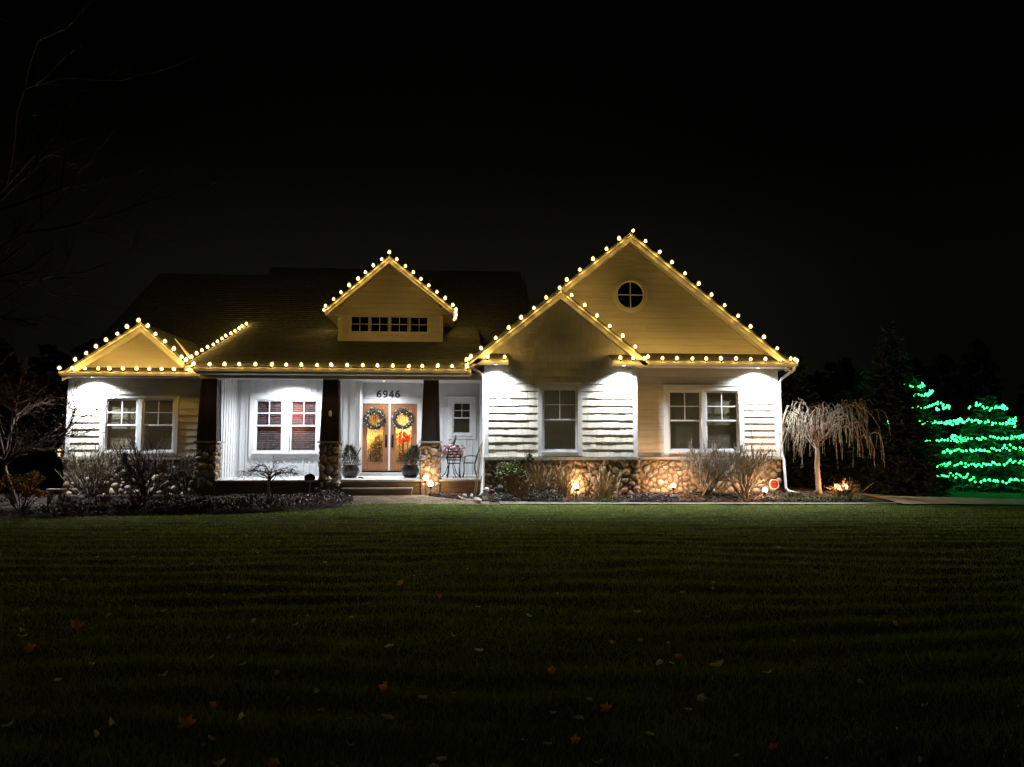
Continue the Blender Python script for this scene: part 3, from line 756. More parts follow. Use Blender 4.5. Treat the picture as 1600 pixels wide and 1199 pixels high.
# right wing: big gable behind
BX0, BX1, BY = 5.36, 9.93, 22.0
bw_ = (*at(1036, 603, BY), *at(1163, 712, BY)); bwd = (bw_[0], bw_[2], 1.31, bw_[1])
op = window(*bwd, BY, units=2, cas=.14)
BA = at(985, 363.5, 21.5); bs = .803
bl = (.32, BA[1] - bs * (BA[0] - .32)); br = (10.22, BA[1] - bs * (10.22 - BA[0]))
bgl = lambda z: max(1.2, BA[0] - (BA[1] - .19 - z) / bs); bgr = lambda z: min(9.9, BA[0] + (BA[1] - .19 - z) / bs)
w_bg = wall_panel('wall', BX0 - .1, BX1, 0, 4.3, BY, BY + .15, [op])
lap(w_bg, BY, cst(BX0 - .0), cst(BX1 - .11), 1.29, 4.02, .2, [bwd])
corner_board(BX1 - .108, BX1 + .02, BY, 1.28, 4.0)
part(MB().box(BX1 - .15, BX1, BY + .15, 32, 0, 4.2), 'side_wall', M_SIDING)
g_bg = part(MB().prism_y([(bgl(4.3), 4.3), (bgr(4.3), 4.3), (BA[0], BA[1] - .19)], BY, BY + .15), 'gable_wall', M_WALLCORE)
rc = at(984.5, 461.5, BY)
RO = 28.5 / 1157 * 22.3; RG = 20.5 / 1157 * 22.3
lap(g_bg, BY, bgl, bgr, 4.47, BA[1] - .22, .205, maxlen=3.0)
part(MB().box(bgl(4.42), bgr(4.42), BY - .045, BY - .001, 4.42, 4.469), 'gable_base_trim', M_CREAMTRIM)
rw = MB(); nn = 40
for (ra, rb, y0, y1) in ((RO, RO * .93, BY - .03, BY - .06), (RO * .93, RG * 1.12, BY - .045, BY - .045), (RG * 1.12, RG, BY - .07, BY - .03)):
    vs = []
    for j in range(nn):
        an = 2 * PI * j / nn; cx, sx_ = math.cos(an), math.sin(an)
        vs += [(rc[0] + ra * cx, BY, rc[1] + ra * sx_), (rc[0] + ra * cx, y0, rc[1] + ra * sx_), (rc[0] + rb * cx, y1, rc[1] + rb * sx_), (rc[0] + rb * cx, BY, rc[1] + rb * sx_)]
    rw.add(vs, [(4 * j + a, 4 * ((j + 1) % nn) + a, 4 * ((j + 1) % nn) + (a + 1) % 4, 4 * j + (a + 1) % 4) for j in range(nn) for a in range(4)])
rwo = part(rw, 'window', M_CREAMTRIM)
rwo['label'] = 'round window with cross bars'
disc = MB().add([(rc[0] + RG * 1.02 * math.cos(2 * PI * j / nn), BY - .024, rc[1] + RG * 1.02 * math.sin(2 * PI * j / nn)) for j in range(nn)], [tuple(range(nn))])
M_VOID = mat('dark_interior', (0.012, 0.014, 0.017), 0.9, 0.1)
disc.build('backing', M_VOID, rwo)
MB().add([(rc[0] + RG * 1.02 * math.cos(2 * PI * j / nn), BY - .03, rc[1] + RG * 1.02 * math.sin(2 * PI * j / nn)) for j in range(nn)], [tuple(range(nn))]).build('pane', M_DARKGLASS, rwo)
MB().box(rc[0] - .014, rc[0] + .014, BY - .048, BY - .031, rc[1] - RG, rc[1] + RG).box(rc[0] - RG, rc[0] - .014, BY - .048, BY - .031, rc[1] - .014, rc[1] + .014).box(rc[0] + .014, rc[0] + RG, BY - .048, BY - .031, rc[1] - .014, rc[1] + .014).build('muntin', M_SASH, rwo)
gable_roof(BA[0], BA[1], *bl, *br, 21.5, 32.0, BY, board=.2)
part(MB().prism_x([(BY, 4.43), (21.42, 4.12), (21.42, 4.09), (BY, 4.09)], 5.45, 10.2), 'pent_roof', M_SHINGLE)
gutter(5.63, 10.32, 21.36, 4.11, M_GUTTER, h=.12, d=.11)
part(MB().box(5.4, 10.3, 21.475, BY - .02, 3.965, 3.985), 'soffit', M_TRIM)
part(MB().box(9.95, 10.3, BY - .02, 32, 3.965, 3.985), 'soffit', M_TRIM)
part(MB().box(10.22, 10.34, 21.44, 32, 4.0, 4.12), 'gutter', M_GUTTER)
b = MB(); x = SX1 + .03
while x < BX1 + .05:
    x1 = min(x + R.uniform(.3, .55), BX1 + .06); b.box(x + .003, x1 - .003, BY - .12 - R.uniform(0, .015), BY - .001, 1.20 + R.uniform(-.012, .006), 1.278); x = x1
part(b, 'ledge', M_LEDGE)
sv = part(MB().box(BX0 + .01, BX1 + .03, BY - .05, BY - .002, 0, 1.199), 'stone_veneer', M_MORTAR)
cobble(sv, BX0 + .02, BX1 + .03, .12, 1.19, BY - .06, seed=21, limit=200, rmax=.115)

# main roof, porch roof, dormer
def shingled(name, x0, x1, p0, p1, course, tab, mskip=None, xl=None, xr=None):
    """slope from p0=(y,z) eave to p1=(y,z) top, real overlapping tabs"""
    L = math.hypot(p1[0] - p0[0], p1[1] - p0[1]); ty, tz = (p1[0] - p0[0]) / L, (p1[1] - p0[1]) / L; ny, nz = -tz, ty
    base = MB(); base.add([((xl(0) if xl else x0), p0[0], p0[1]), ((xr(0) if xr else x1), p0[0], p0[1]), ((xr(1) if xr else x1), p1[0], p1[1]), ((xl(1) if xl else x0), p1[0], p1[1])], [(0, 1, 2, 3)])
    bo = part(base, name, M_SHINGLE)
    b = MB(); v = 0; row = 0
    while v < L - .01:
        v1 = min(v + course * 1.08, L); a0 = xl(v / L) if xl else x0; a1 = xr(v / L) if xr else x1
        x = a0 - (row % 3) * tab / 3
        while x < a1:
            w = tab * R.uniform(.75, 1.25); xa, xb = max(x, a0), min(x + w, a1); x += w
            if xb - xa < .02: continue
            th = R.uniform(.010, .022); vv = v + R.uniform(-.01, .01)
            def pt(X, V, h): return (X, p0[0] + ty * V + ny * h, p0[1] + tz * V + nz * h)
            b.add([pt(xa, vv, .001), pt(xb - .004, vv, .001), pt(xa, vv, th), pt(xb - .004, vv, th), pt(xb - .004, v1, .004), pt(xa, v1, .004)], [(0, 1, 3, 2), (2, 3, 4, 5), (1, 4, 3), (0, 2, 5)])
        v += course; row += 1
    stuff(b.build('shingles', M_SHINGLE, bo)); return bo
RY, RZ = 31.0, 8.68
def mz(y): return RZ - .8 * (RY - y)
shingled('main_roof', -12.4, 3.0, (25.2, mz(25.2)), (RY, RZ), .16, .34, xl=lambda t: -12.6 + .5 * t)
part(MB().add([(-7.8, RY - .1, mz(RY - .1)), (2.85, RY - .1, mz(RY - .1)), (2.85, 31.62, mz(31.62)), (-7.8, 31.62, mz(31.62)), (-7.8, 38, mz(31.62) - 5), (2.85, 38, mz(31.62) - 5), (-12.1, 38, RZ - 5.4), (-12.1, RY, RZ), (2.9, RY, RZ), (2.9, 38, RZ - 5.4)], [(0, 1, 2, 3), (3, 2, 5, 4), (7, 8, 9, 6)]), 'rear_roof', M_SHINGLE)
part(MB().add([(-12.6, 25.2, mz(25.2)), (-12.1, RY, RZ), (-14.5, 38, 3.6), (-14.5, 24.72, 3.6)], [(0, 1, 2, 3)]), 'hip_slope', M_SHINGLE)
PZ0, PY0 = 3.87, 21.52
PY1 = 27.6; PZ1 = mz(PY1) + .01
shingled('porch_roof', -7.62, .9, (PY0, PZ0), (PY1, PZ1), .15, .32)
psl = (PZ1 - PZ0) / (PY1 - PY0)
def pz_(y): return PZ0 + psl * (y - PY0)
part(MB().hexa([(-7.66, PY0, PZ0 - .16), (-7.625, PY0, PZ0 - .16), (-7.625, PY1, PZ1 - .16), (-7.66, PY1, PZ1 - .16), (-7.66, PY0, PZ0 + .01), (-7.625, PY0, PZ0 + .01), (-7.625, PY1, PZ1 + .01), (-7.66, PY1, PZ1 + .01)]), 'rake_board', M_CREAMTRIM)
f0, f1 = at(271, 528, 22.4), at(297, 558, 22.2)
part(MB().hexa([(f0[0], 22.5, f0[1] - .03), (f0[0] + .015, 22.5, f0[1] - .03), (f1[0] + .05, 22.15, f1[1] - .06), (f1[0], 22.15, f1[1] - .06), (f0[0], 22.5, f0[1]), (f0[0] + .015, 22.5, f0[1]), (f1[0] + .05, 22.15, f1[1]), (f1[0], 22.15, f1[1])]), 'flashing', M_GUTTER)
# dormer
DFY = 25.2
DX0, DX1 = at(529, 520, DFY)[0], at(691, 520, DFY)[0]
DA = at(608, 399, 24.75); dl = at(509, 482, 24.75); drr = at(707.5, 481, 24.75)
dz = .5 * (dl[1] + drr[1])
dsl = (DA[1] - dl[1]) / (DA[0] - dl[0]); dsr = (DA[1] - drr[1]) / (drr[0] - DA[0])
db = 5.16
dw_ = (*at(545, 490.5, DFY), *at(672, 523.5, DFY)); dwd = (dw_[0], dw_[2], dw_[3], dw_[1])
op = window(*dwd, DFY, units=4, blind=None, cas=.05, glass=M_DARKGLASS, trim=M_CREAMTRIM, single=True, mull=.012, sill=False)
el_z = DA[1] - .19 - dsl * (DA[0] - DX0)
er_z = DA[1] - .19 - dsr * (DX1 - DA[0])
w_d = wall_panel('dormer', DX0, DX1, db - .1, min(el_z, er_z), DFY, DFY + .12, [op], top=[(DX0, min(el_z, er_z)), (DX1, min(el_z, er_z)), (DA[0], DA[1] - .19)])
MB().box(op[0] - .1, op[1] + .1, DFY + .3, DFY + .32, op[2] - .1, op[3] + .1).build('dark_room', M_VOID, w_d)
dfl = lambda z: max(DX0 + .11, DA[0] - (DA[1] - .2 - z) / dsl); dfr = lambda z: min(DX1 - .11, DA[0] + (DA[1] - .2 - z) / dsr)
lap(w_d, DFY, dfl, dfr, db + .09, DA[1] - .24, .2, [dwd], maxlen=3.4)
MB().box(DX0 - .02, DX0 + .108, DFY - .026, DFY - .001, db + .09, el_z - .02).build('corner_board', M_CREAMTRIM, w_d)
MB().box(DX1 - .108, DX1 + .02, DFY - .026, DFY - .001, db + .09, er_z - .02).build('corner_board', M_CREAMTRIM, w_d)
MB().box(DX0 - .03, DX1 + .03, DFY - .03, DFY - .001, db - .02, db + .089).build('base_trim', M_CREAMTRIM, w_d)
for xs_, za in ((DX0, el_z), (DX1 - .12, er_z)):
    MB().prism_x([(DFY + .12, pz_(DFY + .12) - .05), (DFY + .12, za), (29.0, za), (27.6, pz_(27.6) - .05)], xs_, xs_ + .12).build('cheek_wall', M_SIDING, w_d)
for xa_, xb_, zz_ in ((DX1 + .0, drr[0] - .02, drr[1]), (DX0, dl[0] + .02, dl[1])):
    MB().prism_y([(xa_, zz_ - .2), (xb_, zz_ - .2), (xb_, zz_ - .12), (xa_, zz_ - .14 + .86 * abs(xa_ - xb_))], DFY - .02, DFY + .02).build('eave_return', M_CREAMTRIM, w_d)
gable_roof(DA[0], DA[1], dl[0], dl[1], drr[0], drr[1], 24.75, 30.3, DFY, board=.18)
part(MB().box(drr[0] - .02, drr[0] + .02, 24.76, 28.2, drr[1] - .2, drr[1] - .03), 'eave_board', M_CREAMTRIM)
part(MB().box(dl[0] - .02, dl[0] + .02, 24.76, 28.2, dl[1] - .2, dl[1] - .03), 'eave_board', M_CREAMTRIM)
part(MB().box(drr[0] - .42, drr[0] - .02, 24.8, 28.2, drr[1] - .2, drr[1] - .18), 'soffit', M_CREAMTRIM)
part(MB().box(dl[0] + .02, dl[0] + .42, 24.8, 28.2, dl[1] - .2, dl[1] - .18), 'soffit', M_CREAMTRIM)

# downspouts
def spout(pts):
    part(MB().tube(pts, .042, 8), 'downspout', M_SPOUT, True)
spout([(.46, 21.12, 3.95), (.47, 21.13, 3.86), (.80, 21.33, 3.68), (.84, 21.335, 3.58), (.84, 21.335, 1.35), (.82, 21.26, 1.15), (.82, 21.26, .3), (.75, 21.1, .2)])
spout([(10.24, 21.43, 3.99), (10.24, 21.45, 3.9), (10.03, 21.88, 3.66), (9.99, 21.93, 3.56), (9.99, 21.93, 1.35), (10.02, 21.88, 1.18), (10.04, 21.86, .34), (10.1, 21.8, .24), (10.34, 21.6, .17)])
# closing volumes so that no light leaks through the attic
part(MB().box(-7.1, 9.8, 26.2, 26.3, 0, 3.7), 'inner_wall', M_WALLCORE)

# ---------------- recessed lights
def downlight(x, y, z, w, ang=146, tilt=0.0, blend=1.0, size=.05):
    f = part(MB().lathe([(.085, 0), (.085, -.012), (.065, -.014), (.06, -.004)], (x, y, z), 16), 'downlight', M_TRIM, True)
    MB().add([(x + .06 * math.cos(2 * PI * j / 14), y + .06 * math.sin(2 * PI * j / 14), z - .006) for j in range(14)], [tuple(range(14))]).build('lens', M_LENS, f)
    l = bpy.data.lights.new('downlight_lamp', 'SPOT'); l.energy = w; l.color = COOL; l.spot_size = math.radians(ang); l.spot_blend = blend; l.shadow_soft_size = size
    o = bpy.data.objects.new('downlight_lamp', l); COL.objects.link(o); o.location = (x, y, z - .03); o.rotation_euler = (tilt, 0, 0)
def wx(px, Y): return at(px, 590, Y)[0]
downlight(wx(144, 22.3), 22.30, 3.60, DOWN_W * .8)
downlight(wx(775, 21.1), 21.08, 3.94, DOWN_W * .62, 132)
downlight(wx(975, 21.1), 21.08, 3.94, DOWN_W * .62, 132)
downlight(wx(1185, 21.7), 21.70, 3.965, DOWN_W)
downlight(wx(452, 23.85), 23.85, CZ, PORCH_W, 158, blend=1)
downlight(wx(657, 23.6), 23.6, CZ, PORCH_W * .55, 150)
downlight(wx(600, 24.8), 24.8, CZ, PORCH_W * .30, 150)
# lamps inside the entry hall and the front room, plus added fill lamps
def lamp(name, loc, w, col, r=.1):
    l = bpy.data.lights.new(name, 'POINT'); l.energy = w; l.color = col; l.shadow_soft_size = r
    o = bpy.data.objects.new(name, l); COL.objects.link(o); o.location = loc
lamp('hall_lamp_and_fill', (-1.75, 25.88, 2.2), 90, (1, .62, .28))
lamp('hall_lamp_and_fill', (-2.85, 25.86, 1.9), 50, (1, .66, .30))  # second lamp added to brighten the dark left door pane
for lx, ly, lz in ((-9.5, 23.9, 2.4), (2.95, 22.7, 2.4), (7.5, 23.3, 2.4)): lamp('blind_fill_lamp', (lx, ly, lz), 60, (.95, .88, .72), .3)  # unseen fill lamps added behind the blinds to lift the grey panes
lamp('room_lamp', (-5.2, 25.0, 2.7), 30, (1, .42, .25))
# ================================================================ STRING LIGHTS
bb = MB(); bb.cur = 0
bb.lathe([(.018, -.035), (.02, .0), (.02, .02)], n=8)
bb.cur = 1
bb.lathe([(.012, .03), (.028, .04), (.034, .06), (.029, .085), (.016, .105), (.005, .112)], n=8)
bb.cur = 2
bb.lathe([(.02, .021), (.046, .03), (.060, .06), (.052, .098), (.03, .128), (.008, .142)], n=8)
BULB_ME = bb.mesh('bulb', [M_CORD, M_BULB, M_BULBHALO], True)
BULB_LAMP = bpy.data.lights.new('bulb_lamp', 'POINT'); BULB_LAMP.energy = BULB_W; BULB_LAMP.color = WARM; BULB_LAMP.shadow_soft_size = .025
GREEN_LAMP = bpy.data.lights.new('green_lamp', 'POINT'); GREEN_LAMP.energy = GREEN_W * 5; GREEN_LAMP.color = (0.03, 1.0, .25); GREEN_LAMP.shadow_soft_size = .04
def along(pts, sp, n=None, ends=True):
    P_ = [Vector(p) for p in pts]; ls = [(b - a).length for a, b in zip(P_, P_[1:])]; L = sum(ls)
    n = n or max(2, int(round(L / sp)) + 1); out = []
    for i in range(n):
        t = L * i / (n - 1)
        for a, b, l in zip(P_, P_[1:], ls):
            if t <= l + 1e-6: out.append(a + (b - a) * min(1, t / l)); break
            t -= l
    return out
def light_string(label, runs, loc):
    """runs: list of (points, spacing or count)"""
    s = root('light_string', label, 'string lights', loc, 'warm white bulb strings along the roof edges')
    lo = Vector(loc)
    for pts, sp in runs:
        q = along(pts, sp if isinstance(sp, float) else 1, sp if isinstance(sp, int) else None)
        c = [p - lo + Vector((0, 0, -.02)) for p in q]; cc = []
        for a, b in zip(c, c[1:]): cc += [a, (a + b) / 2 - Vector((0, 0, .03))]
        cc.append(c[-1])
        MB().tube(cc, .007, 5).build('cord', M_CORD, s)
        for p in q:
            sc = R.uniform(.98, 1.2)
            lo_ = bpy.data.objects.new('bulb_lamp', BULB_LAMP); COL.objects.link(lo_); lo_.location = p + Vector((0, 0, .07))
            place('bulb', BULB_ME, p - lo, s, (R.gauss(0, .16), R.gauss(0, .16), R.uniform(0, 6)), (sc, sc, sc * R.uniform(.92, 1.08)))
    return s
def rk(a, b, y, up=.0): return [(a[0], y, a[1] + up), (b[0], y, b[1] + up)]
UP = .0
light_string('warm bulbs along the gutter of the small left gable', [([(-11.2, 21.87, 3.74), (-7.32, 21.87, 3.74)], 12)], (-9.4, 21.93, 3.7))
light_string('warm bulbs up both slopes of the small left gable', [([(-10.85, 21.99, 4.0), (LA[0], 21.99, LA[1]), (-7.60, 21.99, 3.88)], 13)], (-9.1, 22.05, 4.5))
light_string('short diagonal row of warm bulbs climbing the edge of the porch roof', [([(-7.64, PY0 + .1, pz_(PY0 + .1) + .06), (-7.64, PY1, PZ1 + .04)], 14)], (-7.6, 24, 4.5))
light_string('long row of warm bulbs along the porch gutter', [([(-7.35, 21.40, 3.84), (.38, 21.40, 3.84)], 19)], (-3.5, 21.45, 3.8))
light_string('warm bulbs around the roof edge of the dormer', [([(dl[0], 24.67, dl[1] + UP), (DA[0], 24.67, DA[1] + UP), (drr[0], 24.67, drr[1] + UP)], 17), ([(drr[0] + .09, 24.85, drr[1] - .1), (drr[0] + .09, 26.9, drr[1] - .1)], 7), ([(dl[0] - .08, 24.85, dl[1] - .1), (dl[0] - .08, 26.9, dl[1] - .1)], 7)], (-2.2, 24.7, 7))
light_string('warm bulbs over the front gable that hangs over the single window', [([(sgl[0], 20.86, sgl[1] + UP), (SA[0], 20.86, SA[1] + UP), (sgr[0], 20.86, sgr[1] + UP)], 15)], (3, 20.9, 5))
light_string('three warm bulbs on the short eave left of the front gable', [([(.46, 20.85, 4.06), (1.42, 20.85, 4.06)], 3), ([(.36, 21.3, 4.02), (.36, 22.6, 4.02)], 5)], (1, 20.88, 4))
light_string('three warm bulbs on the short eave right of the front gable', [([(4.78, 20.85, 4.06), (5.5, 20.85, 4.06)], 3)], (5, 20.88, 4))
xq = SA[0] + .25
light_string('warm bulbs along the tallest gable with the round window', [([(xq, 21.41, BA[1] - bs * (BA[0] - xq) + UP), (BA[0], 21.41, BA[1] + UP), (br[0] - .12, 21.41, br[1] + bs * .12 + UP)], 18)], (5.3, 21.45, 7))
light_string('warm bulbs along the right gutter under the tallest gable', [([(5.66, 21.26, 4.11), (10.15, 21.26, 4.11), (10.42, 21.62, 4.12)], 12)], (8, 21.3, 4))

# ================================================================ GARDEN LIGHTS
def garden_light(px, py, Y, aim, label, w=1.0, ang=100):
    x, z = at(px, py, Y)
    g_ = root('garden_spotlight', label, 'garden light', (x, Y, terrain(x, Y)), 'low garden spotlights in the beds')
    h = z - terrain(x, Y)
    MB().tube([(0, 0, -.05), (0, 0, h - .06)], .012, 6).build('stake', M_BLACK, g_)
    a = Vector(aim).normalized()
    MB().tube([Vector((0, 0, h)) - a * .10, Vector((0, 0, h)) - a * .05, Vector((0, 0, h)) + a * .02], [.03, .04, .04], 10).build('hood', M_BRONZE, g_, True)
    MB().ball((a.x * .03, a.y * .03 - .012, h + a.z * .03 + .012), .07, 10, 8).build('bulb', M_GLENS, g_, True)
    l = bpy.data.lights.new('garden_lamp', 'POINT'); l.energy = GARDEN_W * w; l.color = GARDEN; l.shadow_soft_size = .06
    o = bpy.data.objects.new('garden_lamp', l); COL.objects.link(o); o.location = Vector((x, Y, z)) + a * .13 + Vector((0, 0, .03))
garden_light(673, 759, 21.55, (-.1, .5, .8), 'lower of the two glowing spotlights at the right stone column', .22)
garden_light(665, 749.5, 21.75, (.1, .3, .9), 'upper of the two glowing spotlights at the right stone column', .10)
garden_light(901, 762.5, 21.0, (-.2, .6, .8), 'glowing spotlight between the tan grasses under the single window', .55)
garden_light(1052, 761, 21.15, (.1, .6, .7), 'glowing spotlight behind the plum groundcover under the double window', 1.15)
garden_light(1195, 768, 20.75, (.3, .5, .8), 'glowing spotlight left of the red sign by the house corner', 1.1)
garden_light(1313, 766.5, 21.0, (-.6, .3, .8), 'left one of the spotlight pair in the grass tuft', 1.0)
garden_light(1322, 763.5, 21.1, (-.2, .4, .9), 'right one of the spotlight pair in the grass tuft', 1.0)

# ================================================================ PLANTS
def T(x, y): return terrain(x, y) + .03
def bare_shrub(px, Y, h, spread, n, m, label, seed, forks=2):
    x = at(px, 770, Y)[0]; rr = random.Random(seed)
    s = root('bare_shrub', label, 'shrub', (x, Y, T(x, Y)), 'leafless shrubs before the stone base')
    st, tw = MB(), MB()
    def grow(b, p, d, L, r, lev):
        pts, q, dd = [p], p, d.copy(); k = 5
        for i in range(k):
            dd = (dd + Vector((rr.gauss(0, .10), rr.gauss(0, .10), rr.gauss(.02 + .03 * lev, .05)))).normalized(); q = q + dd * L / k; pts.append(q)
        b.tube(pts, [max(.0065, r * (1 - .62 * i / k)) for i in range(k + 1)], 5 if lev == 0 else 3, False)
        if lev < forks:
            for _ in range(rr.choice((4, 5, 5, 6))):
                i = rr.randrange(2, k + 1); nd = (dd + Vector((rr.gauss(0, .38), rr.gauss(0, .3), rr.uniform(-.05, .35)))).normalized()
                grow(tw, pts[i], nd, L * rr.uniform(.35, .6), r * .55, lev + 1)
    for i in range(n):
        a = rr.uniform(0, 2 * PI); t = rr.uniform(.1, 1) ** .7 * spread * 1.95
        d = Vector((math.cos(a) * t, math.sin(a) * t * .7, h)).normalized()
        grow(st, Vector((rr.gauss(0, .06), rr.gauss(0, .05), -.03)), d, h * rr.uniform(.5, .72), .019, 0)
    st.build('stems', m, s, True); stuff(tw.build('twigs', m, s, True))
    return s
bare_shrub(140, 21.5, 1.55, 1.0, 30, M_TWIG, 'pale lit leafless shrub at the left corner of the house', 1)
bare_shrub(228, 21.7, 1.65, .9, 26, M_TWIGD, 'dark leafless shrub below the left double window', 2)
bare_shrub(292, 21.9, 1.15, .5, 12, M_TWIGD, 'small leafless shrub beside the left stone column', 3)
bare_shrub(1105, 21.3, 1.62, .95, 30, M_TWIG, 'leafless shrub below the right double window', 4)
bare_shrub(1163, 20.9, 1.60, .85, 30, M_TWIG, 'leafless shrub with a dark base before the right house corner', 5)

def grass_clump(px, Y, h, spread, n, m, label, seed, name='ornamental_grass', r=.006, droop=.4, cat='ornamental grass', heads=0, group=None, curl=.06):
    x = at(px, 770, Y)[0]; rr = random.Random(seed)
    s = root(name, label, cat, (x, Y, T(x, Y)), group); b = MB(); tips = []
    for i in range(n):
        a = rr.uniform(0, 2 * PI); t = rr.uniform(0, 1) ** .8; L = h * rr.uniform(.6, 1.05)
        o = Vector((rr.gauss(0, spread * .22), rr.gauss(0, spread * .16), -.02)); d = Vector((math.cos(a) * t * spread / h, math.sin(a) * t * spread / h * .7, 1)).normalized()
        pts = [o]; q = o
        for k in range(5):
            d = (d + Vector((math.cos(a) * droop * t * .12, math.sin(a) * droop * t * .1, -droop * t * .10)) + Vector((rr.gauss(0, curl), rr.gauss(0, curl), 0))).normalized(); q = q + d * L / 5; pts.append(q)
        b.tube(pts, [r * q for q in (1.6, 1.6, 1.5, 1.3, 1.0, .5)], 3, False); tips.append(q)
    b.build('blades', m, s)
    rr.shuffle(tips)
    for q in tips[:heads]:
        MB().ball(q, (.045, .045, .032), 7, 5).build('seedhead', M_SEED, s, True)
    return s
def leafy(px, Y, rx, ry, h, n, m, label, seed, name='leafy_plant', lw=.035, cat='plant', group=None, z0=0.0, stems=None, up=.4):
    x = at(px, 775, Y)[0]; rr = random.Random(seed)
    s = root(name, label, cat, (x, Y, T(x, Y)), group); b = MB()
    for i in range(n):
        a, u = rr.uniform(0, 2 * PI), rr.uniform(0, 1) ** .5
        lump = .75 + .35 * noise.noise((math.cos(a) * u * 2.2 + seed, math.sin(a) * u * 2.2, seed * .7))
        p = Vector((rx * u * math.cos(a), ry * u * math.sin(a), z0 + h * math.sqrt(max(0, 1 - u * u * .9)) * lump * rr.uniform(.35, 1.08)))
        l, w = lw * rr.uniform(.7, 1.5), lw * rr.uniform(.4, .75)
        d = Vector((rr.gauss(0, 1), rr.gauss(0, 1), rr.gauss(up, .6))).normalized(); sd = d.cross(Vector((rr.gauss(0, 1), rr.gauss(0, 1), rr.gauss(0, 1)))).normalized(); nn_ = d.cross(sd)
        b.add([p, p + d * l * .5 + sd * w + nn_ * w * .3, p + d * l, p + d * l * .5 - sd * w + nn_ * w * .3], [(0, 1, 2), (0, 2, 3)])
    stuff(b.build('leaves', m, s))
    if stems:
        t = MB()
        for i in range(stems):
            a, u = rr.uniform(0, 2 * PI), rr.uniform(0, .9)
            t.tube([(0.2 * rx * math.cos(a), .2 * ry * math.sin(a), -.02), (rx * u * math.cos(a) * .7, ry * u * math.sin(a) * .7, (z0 + h) * .5), (rx * u * math.cos(a), ry * u * math.sin(a), (z0 + h) * rr.uniform(.8, 1))], .006, 3, False)
        t.build('stems', M_STRAWB, s)
    return s
# right bed, left to right
grass_clump(800, 20.95, .95, .42, 70, M_STRAWB, 'brown dried perennial stalks with round seedheads beside the porch corner', 31, 'dried_perennial', .006, .2, 'perennial', 7)
leafy(797, 21.1, .42, .28, .62, 420, M_GREENLEAF, 'tall perennial with faded green leaves at the left end of the right bed', 32, 'leafy_perennial', .05, z0=.55, stems=26)
leafy(826, 21.2, .16, .14, .42, 60, M_DARKLEAF, 'dark curled leaves standing against the white shingles', 33, 'leafy_perennial', .07, z0=.95, stems=10)
grass_clump(842, 21.1, 1.15, .45, 95, M_STRAW, 'tan upright grass under the left side of the single window', 34, heads=2)
grass_clump(882, 21.0, 1.18, .5, 100, M_STRAW, 'tan upright grass behind the middle spotlight', 35, heads=2)
grass_clump(943, 20.75, 1.02, .75, 60, M_STRAW, 'pale fan of curled dry grass right of the middle spotlight', 36, r=.011, droop=.1, curl=.11)
leafy(790, 20.55, .42, .25, .33, 330, M_DARKLEAF, 'low dark leafy clump at the left front of the right bed', 37, 'low_shrub', .04)
leafy(852, 20.6, .62, .35, .46, 900, M_DARKLEAF, 'dark rounded low shrub under the single window', 38, 'low_shrub', .035)
grass_clump(818, 20.75, .72, .5, 70, M_STRAWB, 'short brown stalks before the tan grasses', 39, 'dried_perennial', .006, .3, 'perennial', 4)
leafy(892, 20.4, .35, .2, .22, 240, M_RUST, 'rusty leaf clump below the middle spotlight', 40, 'leafy_plant', .04)
leafy(950, 20.35, .50, .22, .16, 500, M_MATGREEN, 'low green juniper mat at the walk edge', 41, 'juniper_mat', .03)
leafy(1000, 20.5, .42, .25, .28, 380, M_PLUM, 'plum coloured groundcover right of the pale grass fan', 42, 'plum_groundcover', .045)
leafy(1040, 20.3, .42, .22, .25, 380, M_PLUM, 'plum coloured groundcover before the second spotlight', 43, 'plum_groundcover', .045)
leafy(1082, 20.35, .36, .22, .22, 300, M_RUST, 'rust red groundcover before the leafless shrub', 44, 'rusty_groundcover', .045)
leafy(1140, 20.3, .8, .2, .08, 300, M_RUST, 'thin carpet of fallen leaves below the right shrubs', 45, 'leaf_litter', .04, 'leaf litter')
leafy(1215, 20.25, .55, .25, .15, 520, M_MATGREEN, 'low green mat by the right house corner', 46, 'creeping_plant', .035)
leafy(1265, 20.15, .75, .35, .19, 900, M_MATGREEN, 'low green mat around the foot of the weeping tree', 47, 'creeping_plant', .035)
leafy(1325, 20.25, .62, .35, .20, 700, M_MATGREEN, 'low green mat in front of the spotlight pair', 48, 'creeping_plant', .035)
grass_clump(1318, 20.9, .62, .62, 130, M_STRAWB, 'brown grass tuft with two spotlights in it', 49, r=.007, droop=.9)
grass_clump(1242, 20.6, .28, .45, 90, M_MATGREEN, 'short yellow green grass left of the weeping tree trunk', 50, r=.006)
